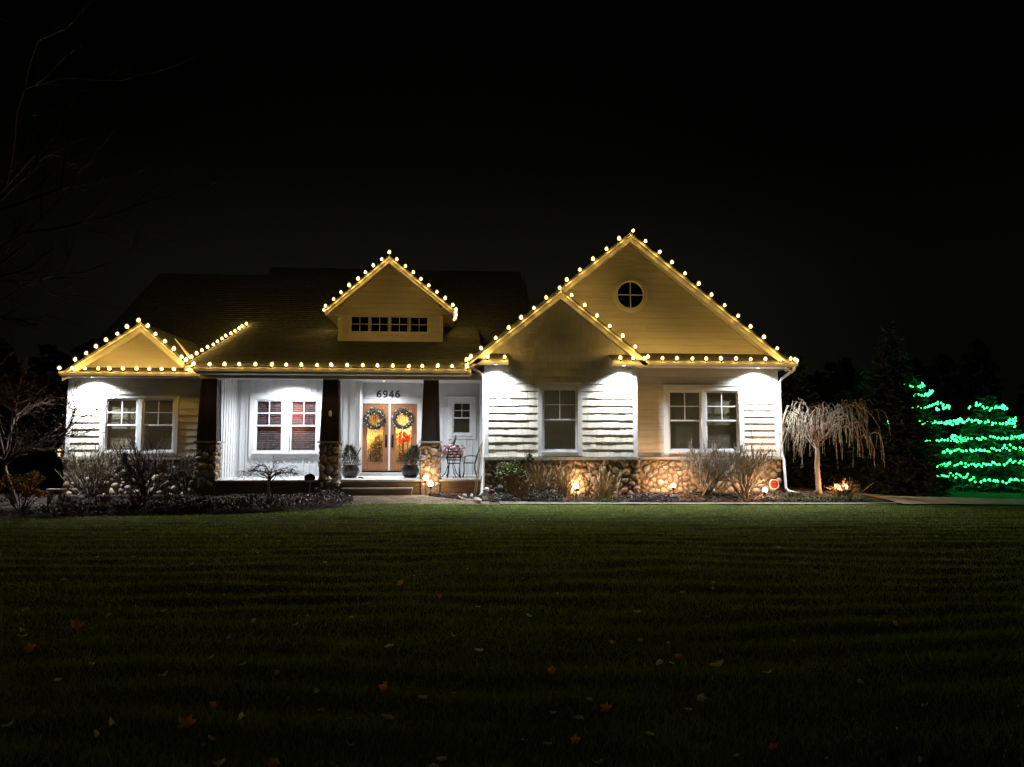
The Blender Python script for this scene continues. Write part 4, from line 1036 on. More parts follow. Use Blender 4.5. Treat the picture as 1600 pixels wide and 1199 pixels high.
# left bed
for i, (px, Y, h, n_, lab) in enumerate(((105, 20.2, .38, 70, 'brown dried stalks nearest the dried hydrangea'), (160, 20.1, .42, 80, 'brown dried stalks before the pale leafless shrub'), (215, 20.0, .45, 80, 'brown dried stalks before the dark leafless shrub'), (268, 20.2, .42, 70, 'brown dried stalks left of the first stone column'), (318, 20.5, .34, 60, 'brown dried stalks in front of the first stone column'))):
    grass_clump(px, Y, h, .5, n_, M_TWIGR, lab, 60 + i, 'dried_perennial', .007, .4, 'perennial', 0, 'dried perennials in the left bed')
    leafy(px + 8, Y - 1.25, .75, .6, .26, 520, M_RUST if i % 2 else M_DARKLEAF, ('rusty' if i % 2 else 'dark') + ' leaf carpet in front of ' + lab.replace('brown dried stalks ', 'the stalks '), 70 + i, 'leaf_litter', .04, 'leaf litter')
for i, (px, Y, rx, h, lab) in enumerate(((288, 18.75, .75, .42, 'dark mounded groundcover farthest left in the left bed'), (345, 18.85, .72, .36, 'dark mounded groundcover left of the little weeping maple'), (400, 19.05, .72, .38, 'dark mounded groundcover at the foot of the little weeping maple'), (455, 19.5, .70, .40, 'dark mounded groundcover under the dark red dome sign'), (510, 20.3, .75, .46, 'dark mounded groundcover at the left edge of the walkway'))):
    leafy(px, Y, rx, .55, h, 900, M_PLUM if i in (3, 4) else M_DARKLEAF, lab, 80 + i, 'mounded_groundcover', .045, group='mounded groundcover in the left bed')
leafy(395, 20.9, .9, .3, .25, 420, M_MATGREEN, 'dull green low plants before the porch skirting', 90, 'low_plant', .04)
for i, px in enumerate(range(75, 345, 27)):
    x_, _ = at(px, 800, 18.2)
    leafy(px, edge(x_) + .42, .5, .38, .24, 330, (M_DARKLEAF, M_RUST, M_MULCH)[i % 3], 'low ground cover at the very front of the left bed, ' + ('farthest left', 'second from the left', 'third from the left', 'fourth from the left', 'fifth from the left', 'fifth from the right', 'fourth from the right', 'third from the right', 'second from the right', 'farthest right')[i], 120 + i, 'ground_cover', .045, 'ground cover', 'low ground cover along the front of the left bed')
# dried hydrangea, far left
x = at(35, 780, 19.0)[0]
hy = root('dried_hydrangea', 'large brown hydrangea with dried flower heads at the far left of the bed', 'shrub', (x, 19.0, T(x, 19)))
rr = random.Random(5); stm = MB()
for i in range(26):
    a, u = rr.uniform(0, 2 * PI), rr.uniform(0, 1) ** .6; hh = rr.uniform(.35, .95) * (1.05 - .35 * u)
    tip = Vector((math.cos(a) * u * .8, math.sin(a) * u * .5, hh)); stm.tube([(0.15 * tip.x, .15 * tip.y, -.02), tip * .6, tip], .009, 4, False)
    hb = MB(); rad = rr.uniform(.09, .15)
    for k in range(70):
        d = Vector((rr.gauss(0, 1), rr.gauss(0, 1), rr.gauss(.25, 1))).normalized(); p = tip + Vector((d.x * rad, d.y * rad, d.z * rad * .75)); sd = d.cross(Vector((rr.gauss(0, 1), rr.gauss(0, 1), 1))).normalized(); t2 = d.cross(sd)
        hb.quad(p - sd * .022, p - t2 * .022 + d * .008, p + sd * .022, p + t2 * .022 + d * .008)
    hb.build('flower_head', mat('dried_flower', (.45, .29, .15), .8, .2, var=.4, vscale=14), hy)
stm.build('stems', M_TWIGD, hy)
# stone bench left of the corner
x, z = at(88, 768, 20.6)
bn = root('stone_bench', 'small pale stone bench half hidden behind the dried hydrangea', 'bench', (x, 20.6, T(x, 20.6)))
MB().box(-.2, .22, -.12, .12, .34, .40).build('seat', M_LEDGE, bn)
for q in (-.14, .14): MB().box(q - .04, q + .04, -.09, .09, -.03, .34).build('leg', M_LEDGE, bn)
# made-up lantern standing in for a neighbour's lights beyond the corner
x, z = at(92.5, 711, 24.5)
ln = root('neighbour_light', 'small glowing lantern form standing in for neighbour lights behind the left house corner', 'lantern', (x, 24.5, 0))
MB().tube([(0, 0, 0), (0, 0, z - .08)], .02, 6).build('post', M_BLACK, ln)
MB().lathe([(.02, z - .08), (.07, z - .07), (.07, z - .055)], n=8).build('base', M_BLACK, ln)
MB().lathe([(.04, z - .05), (.06, z + .06)], n=6).build('glass', emit('neighbour_glow', (1, .66, .3), 2.2), ln)
MB().lathe([(.10, z + .062), (.10, z + .075), (.02, z + .14)], n=8).build('roof', M_BLACK, ln)
MB().lathe([(.05, z + .14), (.05, z + .17), (.01, z + .2)], n=8).build('cap', emit('neighbour_glow', (1, .66, .3), 2.2), ln)

# ---------------------------------------------------------------- trees
def branch_tree(name, label, x, y, z, trunk, limbs, m, mt, seed, cat='tree', bend=.12, lev=3, twig=1.0, r0=.12, upb=.10, kids=(3, 5)):
    rr = random.Random(seed); s = root(name, label, cat, (x, y, z)); tb, bm_, tw = MB(), MB(), MB()
    tb.tube(trunk, [r0 * (1 - .45 * i / max(1, len(trunk) - 1)) for i in range(len(trunk))], 9); tb.build('trunk', mt, s, True)
    def grow(p, d, L, r, lv):
        k = 6; pts, q, dd = [p], p, d.copy()
        for i in range(k):
            dd = (dd + Vector((rr.gauss(0, bend), rr.gauss(0, bend), rr.gauss(upb * .4, bend)))).normalized(); q = q + dd * L / k; pts.append(q)
        (bm_ if lv < 2 else tw).tube(pts, [max(.003, r * (1 - .6 * i / k)) for i in range(k + 1)], 6 if lv == 0 else (4 if lv == 1 else 3), False)
        if lv < lev:
            for _ in range(rr.randint(*kids)):
                i = rr.randrange(1, k + 1); nd = (dd + Vector((rr.gauss(0, .55), rr.gauss(0, .55), rr.gauss(upb, .4)))).normalized()
                grow(pts[i], nd, L * rr.uniform(.4, .68) * twig, max(.004, r * .5), lv + 1)
    for p, d, L, r in limbs: grow(Vector(p), Vector(d).normalized(), L, r, 0)
    bm_.build('branches', m, s, True); stuff(tw.build('twigs', m, s)); return s
# big bare tree whose limbs reach in from the left edge
branch_tree('bare_tree', 'big bare dark tree reaching in over the upper left', -10.6, 13.2, -.05, [(0, 0, 0), (.1, 0, 2), (.0, .1, 3.6)],
    [((0, .1, 3.4), (1, .25, 1.0), 4.2, .06), ((0, .1, 3.5), (.8, .35, 1.6), 4.6, .07), ((0, .1, 3.3), (1, .5, .5), 3.6, .05), ((0, .1, 3.6), (.25, .2, 1.6), 4.8, .08), ((0, .1, 2.8), (.9, .5, .25), 3.0, .04), ((0, .1, 3.6), (-.6, .1, 1.3), 4, .07), ((0, 0, 3.0), (1, -.1, .75), 4.0, .05)],
    M_BARKD, M_BARKD, 12, r0=.26)
# smaller multi-stem tree beside the left corner
x, _ = at(26, 745, 20.6)
branch_tree('bare_ornamental_tree', 'small bare russet tree with dense twigs beside the left house corner', x, 20.6, 0, [(0, 0, -.05), (-.12, 0, .5), (-.3, 0, .95), (-.34, 0, 1.3)],
    [((-.33, 0, 1.25), (1, .2, .9), 1.7, .035), ((-.3, 0, 1.1), (.7, .3, 1.3), 1.9, .035), ((-.33, 0, 1.3), (-.5, .1, 1.2), 1.8, .035), ((-.33, 0, 1.3), (.15, .3, 1.6), 2.0, .035), ((-.3, 0, 1.2), (1, -.2, .45), 1.5, .03), ((-.3, 0, 1.2), (-1, 0, .5), 1.7, .03), ((-.33, 0, 1.3), (.4, -.4, 1.3), 1.7, .03), ((-.3, 0, 1.2), (.8, .1, .9), 1.8, .03)],
    M_TWIGR, M_BARK, 31, r0=.075, bend=.17, kids=(5, 7))
# little weeping maple in front of the porch
x, _ = at(419, 780, 20.6)
mp = root('weeping_maple', 'little leafless weeping maple before the porch window', 'tree', (x, 20.6, T(x, 20.6)))
MB().tube([(0, 0, -.05), (.02, 0, .25), (-.01, 0, .5), (.04, 0, .66)], [.05, .04, .036, .032], 8).build('trunk', M_TWIG, mp, True)
rr = random.Random(9); b1_, b2_ = MB(), MB()
for i in range(15):
    a = i * 2 * PI / 15 + rr.uniform(-.2, .2); Ls = rr.uniform(.5, .85); top = rr.uniform(.18, .52)
    c0 = Vector((.04, 0, rr.uniform(.55, .66))); pts = []
    for k in range(8):
        t = k / 7; pts.append(c0 + Vector((math.cos(a) * Ls * t + rr.gauss(0, .025), math.sin(a) * Ls * t * .75 + rr.gauss(0, .02), top * math.sin(t * 2.3) * (1.1 - .3 * t) + rr.gauss(0, .02))))
    b1_.tube(pts, [.017, .014, .012, .010, .008, .007, .006, .004], 5, False)
    for k in range(14):
        j = rr.randrange(2, 8); p = pts[j]; an = a + rr.gauss(0, .8); l = rr.uniform(.1, .28)
        q = p + Vector((math.cos(an) * l, math.sin(an) * l, rr.gauss(.02, .06))); e_ = q + Vector((math.cos(an) * l * .5, math.sin(an) * l * .5, -rr.uniform(.03, .14)))
        b2_.tube([p, (p + q) / 2 + Vector((0, 0, .02)), q, e_], [.006, .005, .004, .003], 3, False)
b1_.build('branches', M_TWIGD, mp, True); stuff(b2_.build('twigs', M_TWIGD, mp))
# weeping tree at the right end of the house
WX, WYY = at(1279, 772, 21.5)[0], 21.5
wt = root('weeping_tree', 'leafless weeping tree with an umbrella crown right of the house', 'tree', (WX, WYY, T(WX, WYY)))
MB().tube([(0, 0, -.06), (.01, 0, .15), (-.02, 0, .8), (.01, 0, 1.25), (-.01, 0, 1.62)], [.11, .078, .07, .064, .06], 12).build('trunk', M_BARK, wt, True)
rr = random.Random(17); lb, tw_ = MB(), MB()
def arch(c0, a, out, rise, end, wob, n=11):
    pts = []; ph = rr.uniform(0, 6); peak = rr.uniform(.42, .62)
    for k in range(n):
        t = k / (n - 1)
        zz = rise * math.sin(min(1, t / peak) * PI / 2) if t < peak else rise + (end - rise) * ((t - peak) / (1 - peak)) ** 1.6
        rad = out * (t ** .85 if t < peak else peak ** .85 + (1 - peak ** .85) * math.sin((t - peak) / (1 - peak) * PI / 2) )
        aa = a + wob * math.sin(ph + 3 * t)
        pts.append(c0 + Vector((math.cos(aa) * rad + rr.gauss(0, .012), math.sin(aa) * rad + rr.gauss(0, .012), zz + rr.gauss(0, .014))))
    return pts
for i in range(27):
    a = i * 2 * PI / 27 + rr.uniform(-.2, .2); bias = 1.42 + .42 * math.cos(a); out = rr.uniform(.55, 1.08) * bias; rise = rr.uniform(.55, 1.42) - .12 * out; end = rr.uniform(-.75, .35)
    c0 = Vector((0, 0, 1.5 + rr.uniform(-.2, .12))); pts = arch(c0, a, out, rise, min(end, rise - .25), rr.uniform(.05, .3))
    r_ = rr.uniform(.018, .030); lb.tube(pts, [r_ * (1 - .075 * k) for k in range(11)], 5, False)
    for k in range(6):
        j = rr.randrange(2, 9); p = pts[j]; a2 = a + rr.gauss(0, .75); o2 = rr.uniform(.15, .6); e2 = -rr.uniform(.25, 1.0)
        q = arch(p, a2, o2, rr.uniform(.03, .2), e2, .2, 8); tw_.tube(q, [.009, .009, .0085, .008, .0075, .007, .006, .004], 3, False)
        if rr.random() < .6:
            m_ = q[rr.randrange(2, 6)]; tw_.tube(arch(m_, a2 + rr.gauss(0, .9), rr.uniform(.08, .28), .03, -rr.uniform(.15, .5), .2, 6), [.009, .008, .008, .007, .006, .004], 3, False)
lb.build('branches', M_BARK, wt, True); stuff(tw_.build('twigs', M_WEEP, wt))

def conifer(name, label, x, y, h, rad, m, seed, dens=1.0, z0=.15, group=None, tip=0.05):
    rr = random.Random(seed); s = root(name, label, 'tree', (x, y, terrain(x, y) - .02), group)
    MB().tube([(0, 0, -.1), (0, 0, h * .5), (0, 0, h * .97)], [.05 + h * .018, .03 + h * .01, .01], 7).build('trunk', M_BARKD, s, True)
    b = MB(); z = z0; layer = 0
    while z < h * .985:
        t = (z - z0) / (h - z0); rl = rad * (1 - t) ** .85 * (1 + .1 * math.sin(layer * 2.1)) + tip
        nb = max(5, int(rl * 9 * dens))
        for i in range(nb):
            a = rr.uniform(0, 2 * PI); L = rl * rr.uniform(.72, 1.08); dz = rr.uniform(-.10, .10); dr_ = .16 * L * rr.uniform(.4, 1.5)
            # a branch as sprays of needle blades
            ns = max(4, int(L * 13))
            for k in range(ns):
                u = (k + rr.random()) / ns; u = .2 + .8 * u
                p = Vector((math.cos(a) * L * u, math.sin(a) * L * u, z + dz - dr_ * u * u + .12 * u ** 3))
                an = a + rr.choice((-1, 1)) * rr.uniform(.2, 1.2); l = rr.uniform(.16, .36) * (1.15 - .4 * u); w_ = rr.uniform(.025, .06)
                d = Vector((math.cos(an), math.sin(an), rr.gauss(-.05, .35))); sd = Vector((-math.sin(an), math.cos(an), rr.gauss(0, .5))).normalized()
                b.add([p - sd * w_, p + sd * w_, p + d * l], [(0, 1, 2)])
        z += (.085 + .05 * (1 - t)) / dens ** .5; layer += 1
    stuff(b.build('crown', m, s)); return s
cx = at(1250, 700, 26.5)[0]
conifer('spruce_tree', 'dim grey green spruce right behind the house corner', cx, 26.5, 4.9, 1.6, M_NEEDLE, 41, 1.5)
conifer('spruce_tree', 'dim low spruce behind the weeping tree', at(1318, 700, 27)[0], 27, 3.7, 1.5, M_NEEDLE, 42, 1.3)
conifer('spruce_tree', 'dark tall spruce hiding part of the green lights', at(1396, 700, 24.8)[0], 24.8, 6.0, 1.75, M_NEEDLE, 43, 2.0)
conifer('spruce_tree', 'dark spruce between the weeping tree and the lit trees', at(1352, 700, 28.5)[0], 28.5, 4.8, 1.6, M_NEEDLE, 44, 1.2)
# far-off woods that close the horizon
rr = random.Random(77); b = MB()
for i in range(150):
    fx = -75 + i * 1.0 + rr.gauss(0, .8); fy = 58 + rr.uniform(-5, 14); hh = rr.uniform(5.5, 8.5) * (1.15 if fx < -20 or fx > 28 else .8); rw_ = rr.uniform(1.6, 3.0)
    for k in range(150):
        u = rr.random(); a = rr.uniform(0, 2 * PI); r_ = rw_ * (math.sin(PI * min(1, u * .9 + .1)) ** .6) * rr.uniform(.5, 1)
        p = Vector((fx + r_ * math.cos(a), fy + r_ * math.sin(a), hh * u)); d = Vector((rr.gauss(0, 1), rr.gauss(0, 1), rr.gauss(0, 1))).normalized() * .55; sd = d.cross(Vector((rr.gauss(0, 1), rr.gauss(0, 1), 1))).normalized() * .4
        b.add([p - d, p + sd, p + d, p - sd], [(0, 1, 2, 3)])
stuff(b.build('woods', M_NEEDLE))
# the two spruces with green lights
GX1, GY1 = at(1432, 700, 29.0)[0], 29.0
GX2, GY2 = at(1545, 700, 26.5)[0], 26.5
conifer('lit_spruce_tree', 'spruce with green lights half hidden by the dark spruce', GX1, GY1, 4.35, 1.75, M_NEEDLE2, 45, 1.2)
conifer('lit_spruce_tree', 'wide spruce wrapped in rows of green lights at the right edge', GX2, GY2, 3.5, 2.05, M_NEEDLE2, 46, 1.3)
gb = MB(); gb.cur = 0; gb.lathe([(.012, -.02), (.012, .0)], n=5); gb.cur = 1; gb.lathe([(.014, .001), (.030, .025), (.026, .055), (.005, .08)], n=6)
GB_ME = gb.mesh('bulb', [M_CORD, M_GBULB], True)
def green_string(label, cx, cy, h, rad, rows, seed):
    rr = random.Random(seed); s = root('green_light_string', label, 'string lights', (cx, cy, 0), 'green light strings wrapped round the spruces'); nb = 0
    for (z, rowr) in rows:
        pts = []; n_ = int(rowr * 2 * PI / .07); off = rr.uniform(0, 6)
        for k in range(n_):
            a = 2 * PI * k / n_; rj = rowr * (1 + .05 * math.sin(3 * a + off)) + rr.gauss(0, .03)
            zz = z + .07 * math.sin(2 * a + off) + .04 * math.sin(5 * a + off * 2) + rr.gauss(0, .035)
            pts.append(Vector((math.cos(a) * rj, math.sin(a) * rj, zz)))
        MB().tube(pts[::2] + [pts[0]], .006, 3, False).build('cord', M_CORD, s)
        for p in pts:
            if p.y > .25 * rowr or rr.random() < .12: continue      # hidden side of the tree
            place('bulb', GB_ME, p, s, (rr.gauss(0, .5), rr.gauss(0, .5), 0), (1, 1, rr.uniform(.8, 1.4))); nb += 1
            if nb % 5 == 0:
                lo_ = bpy.data.objects.new('green_lamp', GREEN_LAMP); COL.objects.link(lo_); lo_.location = s.location + p + Vector((0, -.03, .04))
def zrow(py, Y, px): return at(px, py, Y)[1]
def ring(py, hw, cx_px, Y):
    return (at(cx_px, py, Y)[1], hw / 1157 * Y)
green_string('green lights in seven rows on the wide right spruce', GX2, GY2, 3.5, 2.0, [ring(637, 27, 1545, 25.9), ring(661, 41, 1545, 25.5), ring(684, 58, 1545, 25.2), ring(706, 72, 1545, 24.9), ring(728, 82, 1545, 24.7), ring(751, 88, 1545, 24.6)], 3)
green_string('green lights in short rows on the half hidden spruce', GX1, GY1, 4.3, 1.7, [ring(604, 14, 1432, 28.6), ring(617, 26, 1432, 28.5), ring(637, 48, 1432, 28.1), ring(661, 64, 1432, 27.8), ring(688, 74, 1432, 27.6)], 4)

# ================================================================ PORCH THINGS
# wreaths
M_FROST = mat('frosted_tip', (0.62, 0.60, 0.50), 0.5, 0.4)
M_WNEEDLE = mat('wreath_needle', (0.05, 0.068, 0.038), 0.6, 0.3, var=.4, vscale=20)
def wreath(px, py, label, seed):
    x, z = at(px, py, DY - .06); rr = random.Random(seed)
    s = root('wreath', label, 'wreath', (x, DY - .07, z), 'wreaths on the front doors'); b, f = MB(), MB(); RR = .285
    for i in range(1500):
        a = rr.uniform(0, 2 * PI); ph = rr.uniform(0, 2 * PI); r_ = .075 * rr.uniform(.3, 1)
        p = Vector(((RR + r_ * math.cos(ph)) * math.cos(a), r_ * math.sin(ph) * .7, (RR + r_ * math.cos(ph)) * math.sin(a)))
        d = Vector((-math.sin(a) * rr.uniform(.1, 1) + math.cos(a) * math.cos(ph) * .9, math.sin(ph) * .6 - .25, math.cos(a) * rr.uniform(.1, 1) + math.sin(a) * math.cos(ph) * .9)).normalized()
        sd = d.cross(Vector((rr.gauss(0, 1), rr.gauss(0, 1), rr.gauss(0, 1)))).normalized() * .009; l = rr.uniform(.05, .11)
        (f if rr.random() < .16 else b).add([p - sd, p + sd, p + d * l], [(0, 1, 2)])
    stuff(b.build('needles', M_WNEEDLE, s)); stuff(f.build('frosted_tips', M_FROST, s))
    MB().tube([(RR * math.cos(t), 0, RR * math.sin(t)) for t in lin(0, 2 * PI, 25)], .06, 6, False).build('ring', M_BARKD, s, True)
    for k in range(16):
        a = 2 * PI * k / 16 + rr.uniform(-.15, .15); r_ = RR + rr.gauss(0, .05)
        MB().ball((r_ * math.cos(a), -.06, r_ * math.sin(a)), .022, 8, 6).build('ornament', M_FROST, s, True)
wreath(585.5, 655.5, 'frosted green wreath on the left front door', 1)
wreath(629.5, 655.5, 'frosted green wreath on the right front door', 2)
# planters with winter greens
M_POT = mat('glazed_pot', (0.035, 0.030, 0.026), 0.25, 0.5, var=.3)
def planter(px, py, Y, label, seed, lean):
    x, _ = at(px, py, Y); rr = random.Random(seed)
    s = root('planter', label, 'planter', (x, Y, FZ), 'planters beside the front doors')
    MB().lathe([(.17, 0), (.23, .06), (.285, .2), (.28, .28), (.22, .36), (.235, .385), (.235, .40), (.20, .40), (.19, .34)], n=24).build('pot', M_POT, s, True)
    b, t = MB(), MB()
    for i in range(1700):
        u = rr.random() ** .8; a = rr.uniform(0, 2 * PI); hh = .36 + .62 * u; r_ = (.29 * (1 - u) ** .65 + .03) * rr.uniform(.35, 1.1)
        p = Vector((math.cos(a) * r_ + lean * u * .4, math.sin(a) * r_, hh)); d = Vector((math.cos(a) * .8, math.sin(a) * .8, rr.uniform(-.3, 1.2))).normalized(); sd = d.cross(Vector((rr.gauss(0, 1), rr.gauss(0, 1), rr.gauss(0, 1)))).normalized() * .008
        b.add([p - sd, p + sd, p + d * rr.uniform(.06, .14)], [(0, 1, 2)])
    stuff(b.build('greens', M_NEEDLE, s))
    for i in range(9):
        a = rr.uniform(0, 2 * PI); l = rr.uniform(.5, .95)
        t.tube([(0, 0, .4), (math.cos(a) * .1 + lean * .2, math.sin(a) * .1, .4 + l * .5), (math.cos(a) * .24 + lean * .4, math.sin(a) * .2, .4 + l)], [.007, .006, .003], 4, False)
    t.tube([(.05, -.05, .4), (.33, -.08, .93)], .017, 6); t.build('twigs', M_TWIGD, s)
planter(547, 744, 23.4, 'dark glazed pot of evergreens and twigs left of the doors', 3, -.1)
planter(641, 744, 23.4, 'dark glazed pot of evergreens before the right door', 4, .35)
# door mat edge / fallen hook stick by the left pot
x, _ = at(560, 743, 23.2); st_k = MB().tube([(0, 0, .02), (.16, -.25, .02)], .022, 6).build('boot_scraper', M_BLACK); st_k.location = (x, 23.3, FZ); tag(st_k, 'short black bar lying on the porch floor right of the left pot', 'bar')
# bistro set
def chair(loc, rz, label):
    s = root('garden_chair', label, 'chair', loc, 'black bistro chairs on the porch', rz)
    for sx in (-1, 1):
        MB().tube([(sx * .19, -.20, 0), (sx * .165, -.17, .2), (sx * .18, -.18, .44)], .016, 6).build('leg', M_BLACK, s, True)
        MB().tube([(sx * .21, .24, 0), (sx * .18, .17, .22), (sx * .17, .17, .44)], .016, 6).build('leg', M_BLACK, s, True)
        MB().tube([(sx * .19, .19, .45), (sx * .20, .23, .66), (sx * .17, .33, .92), (sx * .08, .36, 1.0)], .015, 6).build('back_post', M_BLACK, s, True)
        MB().tube([(sx * .19, .25, .66), (sx * .24, .05, .68), (sx * .24, -.14, .66), (sx * .19, -.16, .46)], .014, 6).build('armrest', M_BLACK, s, True)
    MB().lathe([(.2, .43), (.215, .44), (.215, .455), (.2, .46)], (0, 0, 0), 18).build('seat', M_BLACK, s, True)
    for k in range(5):
        zz = .55 + k * .085; yy = .21 + (zz - .5) * .27; w_ = .19 - .005 * k
        MB().box(-w_, w_, yy - .008, yy + .008, zz - .018, zz + .018).build('slat', M_BLACK, s)
    MB().tube([(-.08, .36, 1.0), (0, .365, 1.03), (.08, .36, 1.0)], .015, 6).build('top_rail', M_BLACK, s, True)
    return s
tx, _ = at(703, 745, 23.6)
chair((tx + .12, 23.35, FZ), PI, 'black slatted garden chair with its back to the lawn')
cx2, _ = at(735, 745, 23.7)
chair((cx2 - .03, 23.75, FZ), -PI / 2, 'black garden chair seen side on at the right end of the porch')
tb_ = root('bistro_table', 'small round black bistro table on the porch right of the columns', 'table', (tx + .03, 23.95, FZ))
MB().lathe([(.36, .72), (.375, .73), (.36, .74)], n=24).build('table_top', M_BLACK, tb_, True)
for k in range(4):
    a = k * PI / 2 + .5; MB().tube([(math.cos(a) * .18, math.sin(a) * .18, .72), (math.cos(a) * .10, math.sin(a) * .10, .4), (math.cos(a) * .2, math.sin(a) * .2, .12), (math.cos(a) * .33, math.sin(a) * .33, 0)], .014, 6).build('leg', M_BLACK, tb_, True)
M_PINK = mat('pink_tulle', (0.88, 0.58, 0.60), 0.7, 0.2, var=.2, vscale=8)
bw = MB(); rr = random.Random(8)
for i in range(260):
    a = rr.uniform(0, 2 * PI); r_ = rr.uniform(.1, .42); p = Vector((math.cos(a) * r_ * 1.05, math.sin(a) * r_ * .5 - .12, rr.uniform(-.28, .16) - .25 * max(0, r_ - .3) * 2)); d = Vector((rr.gauss(0, 1), rr.gauss(0, 1), rr.gauss(0, 1))).normalized() * .06; sd = d.cross(Vector((rr.gauss(0, 1), 1, rr.gauss(0, 1)))).normalized() * .045
    bw.quad(p - d, p + sd, p + d, p - sd)
bo_ = bw.build('tulle_bow', M_PINK); bo_.location = (tx + .03, 23.8, FZ + .86); tag(bo_, 'big pink tulle bow draped over the bistro table', 'bow'); stuff(bo_); bo_['kind'] = 'thing'
fg = root('table_ornament', 'grey green boot shaped ornament standing on the bistro table', 'ornament', (tx + .06, 23.95, FZ + .74))
M_GREYG = mat('grey_green', (0.10, 0.12, 0.105), 0.7, 0.3, var=.3)
MB().tube([(-.06, 0, 0), (-.05, 0, .16), (-.02, 0, .26), (.05, 0, .36), (.10, 0, .50), (.105, 0, .60)], [.09, .10, .09, .055, .04, .03], 10).build('body', M_GREYG, fg, True)
MB().lathe([(.085, 0), (.085, .015)], (-.05, 0, 0), 12).build('base', M_BRONZE, fg)
# stakes leaning in the porch corner
for i, (p0, p1) in enumerate((((741, 771), (752, 692)), ((744, 771), (754, 690)), ((750, 768), (756, 715)))):
    a, c = at(*p0, 21.2), at(*p1, 21.28)
    s = MB().tube([(0, 0, 0), (c[0] - a[0], .08, c[1] - a[1])], .016, 6).build('garden_stake', M_STRAW); s.location = (a[0], 21.2, a[1])
    tag(s, ('leftmost', 'middle', 'shortest')[i] + ' of three thin wooden stakes leaning by the porch corner', 'stake', 'stakes leaning by the porch corner')
# signs
M_RED = mat('sign_red', (0.26, 0.028, 0.022), 0.4, 0.4, var=.25, vscale=14)
M_DRED = mat('sign_dark_red', (0.10, 0.016, 0.016), 0.4, 0.4, var=.3, vscale=14)
M_PALER = mat('sign_pale_red', (0.36, 0.12, 0.10), 0.5, 0.3, var=.3, vscale=30)
x, z = at(484, 747, 20.9); gz = T(x, 20.9)
sg = root('yard_sign', 'dark red dome shaped yard sign on a thin stake before the porch', 'sign', (x, 20.9, gz))
MB().tube([(0, .012, -.05), (0, .012, z - gz - .08)], .011, 6).build('stake', M_TWIG, sg)
dome = [(-.15 * math.cos(t) if abs(math.cos(t)) < 2 else 0, z - gz + (.115 * math.sin(t))) for t in lin(-.62, PI + .62, 22)]
MB().prism_y(dome, -.012, .01).build('panel', M_DRED, sg)
MB().prism_y([(-.10, z - gz - .005), (.10, z - gz - .005), (.10, z - gz + .03), (-.10, z - gz + .03)], -.016, -.0125).build('lettering_band', M_PALER, sg)
MB().prism_y([(-.12, z - gz - .055), (.12, z - gz - .055), (.12, z - gz - .045), (-.12, z - gz - .045)], -.016, -.0125).build('lower_band', M_PALER, sg)
MB().lathe([(.012, z - gz + .11), (.012, z - gz + .14)], n=6).build('knob', M_BLACK, sg)
x, z = at(1209.5, 757, 21.3); gz = T(x, 21.3)
sg = root('yard_sign', 'red octagonal yard sign with a pale rim by the right downspout', 'sign', (x, 21.3, gz))
MB().tube([(0, .012, -.05), (0, .012, z - gz)], .011, 6).build('stake', M_BLACK, sg)
oc = lambda r: [(r * math.cos(PI / 8 + k * PI / 4), z - gz + r * math.sin(PI / 8 + k * PI / 4)) for k in range(8)]
MB().prism_y(oc(.155), -.006, .012).build('rim', M_TRIM, sg)
MB().prism_y(oc(.132), -.012, -.0065).build('panel', M_RED, sg)
em = MB()
em.tube([(.06 * math.cos(t), -.014, z - gz + .06 * math.sin(t)) for t in lin(0.3, 5.6, 16)], .008, 4)
em.tube([(-.03, -.014, z - gz - .01), (.04, -.014, z - gz + .015)], .007, 4)
em.build('emblem', M_PALER, sg)
# hanging solar lanterns at the middle column
M_FROSTG = mat('frosted_lantern', (0.75, 0.70, 0.58), 0.35, 0.5)
for px, py, lab, sc in ((514, 749, 'pale pointed lantern hanging on a hook before the middle column', 1.0), (528, 755, 'pale flared lantern low at the right edge of the middle column', .95)):
    x, z = at(px, py, 21.75); gz = terrain(x, 21.75)
    s = root('hanging_lantern', lab, 'lantern', (x, 21.75, gz), 'pale lanterns at the middle column'); h = z - gz
    MB().lathe([(.012, h - .10 * sc), (.045 * sc, h - .08 * sc), (.055 * sc, h - .01), (.06 * sc, h + .0)], n=6).build('glass', M_FROSTG, s)
    MB().lathe([(.10 * sc, h + .001), (.095 * sc, h + .012), (.045 * sc, h + .05 * sc), (.012, h + .09 * sc)], n=6).build('lid', M_FROSTG, s)
    MB().tube([(0, .03, -.05), (0, .03, h + .2), (0, .015, h + .24), (0, 0, h + .2), (0, 0, h + .09)], .007, 5).build('hook', M_BLACK, s)
# pale stones, hose and figurine at the left end of the right bed
M_PALEROCK = mat('pale_rock', (0.5, 0.44, 0.38), 0.8, 0.3, var=.3, vscale=10, bump=.5)
for i, (px, py, Y, sc, lab) in enumerate(((746, 784, 20.55, (.24, .14, .08), 'flat pale rock at the left tip of the right bed'), (737, 771, 21.0, (.09, .08, .09), 'small round pale rock behind the flat one'), (726, 770, 21.1, (.12, .09, .08), 'pale rock farthest left in the right bed'), (757, 775, 20.9, (.14, .10, .10), 'pale rock under the small garden figure'))):
    x, z = at(px, py, Y); o = place('rock', stone_mesh(50 + i).mesh('rock', M_PALEROCK, True), (x, Y, T(x, Y) + sc[2] * .5), None, (0, 0, R.uniform(0, 3)), sc)
    tag(o, lab, 'rock', 'pale rocks in the right bed')
pts = [(*(lambda q: (q[0], Y_, T(q[0], Y_) + .03))(at(px, 775, Y_)),) for px, Y_ in ((716, 21.2), (722, 20.9), (730, 20.75), (740, 20.7), (752, 20.72), (760, 20.8))]
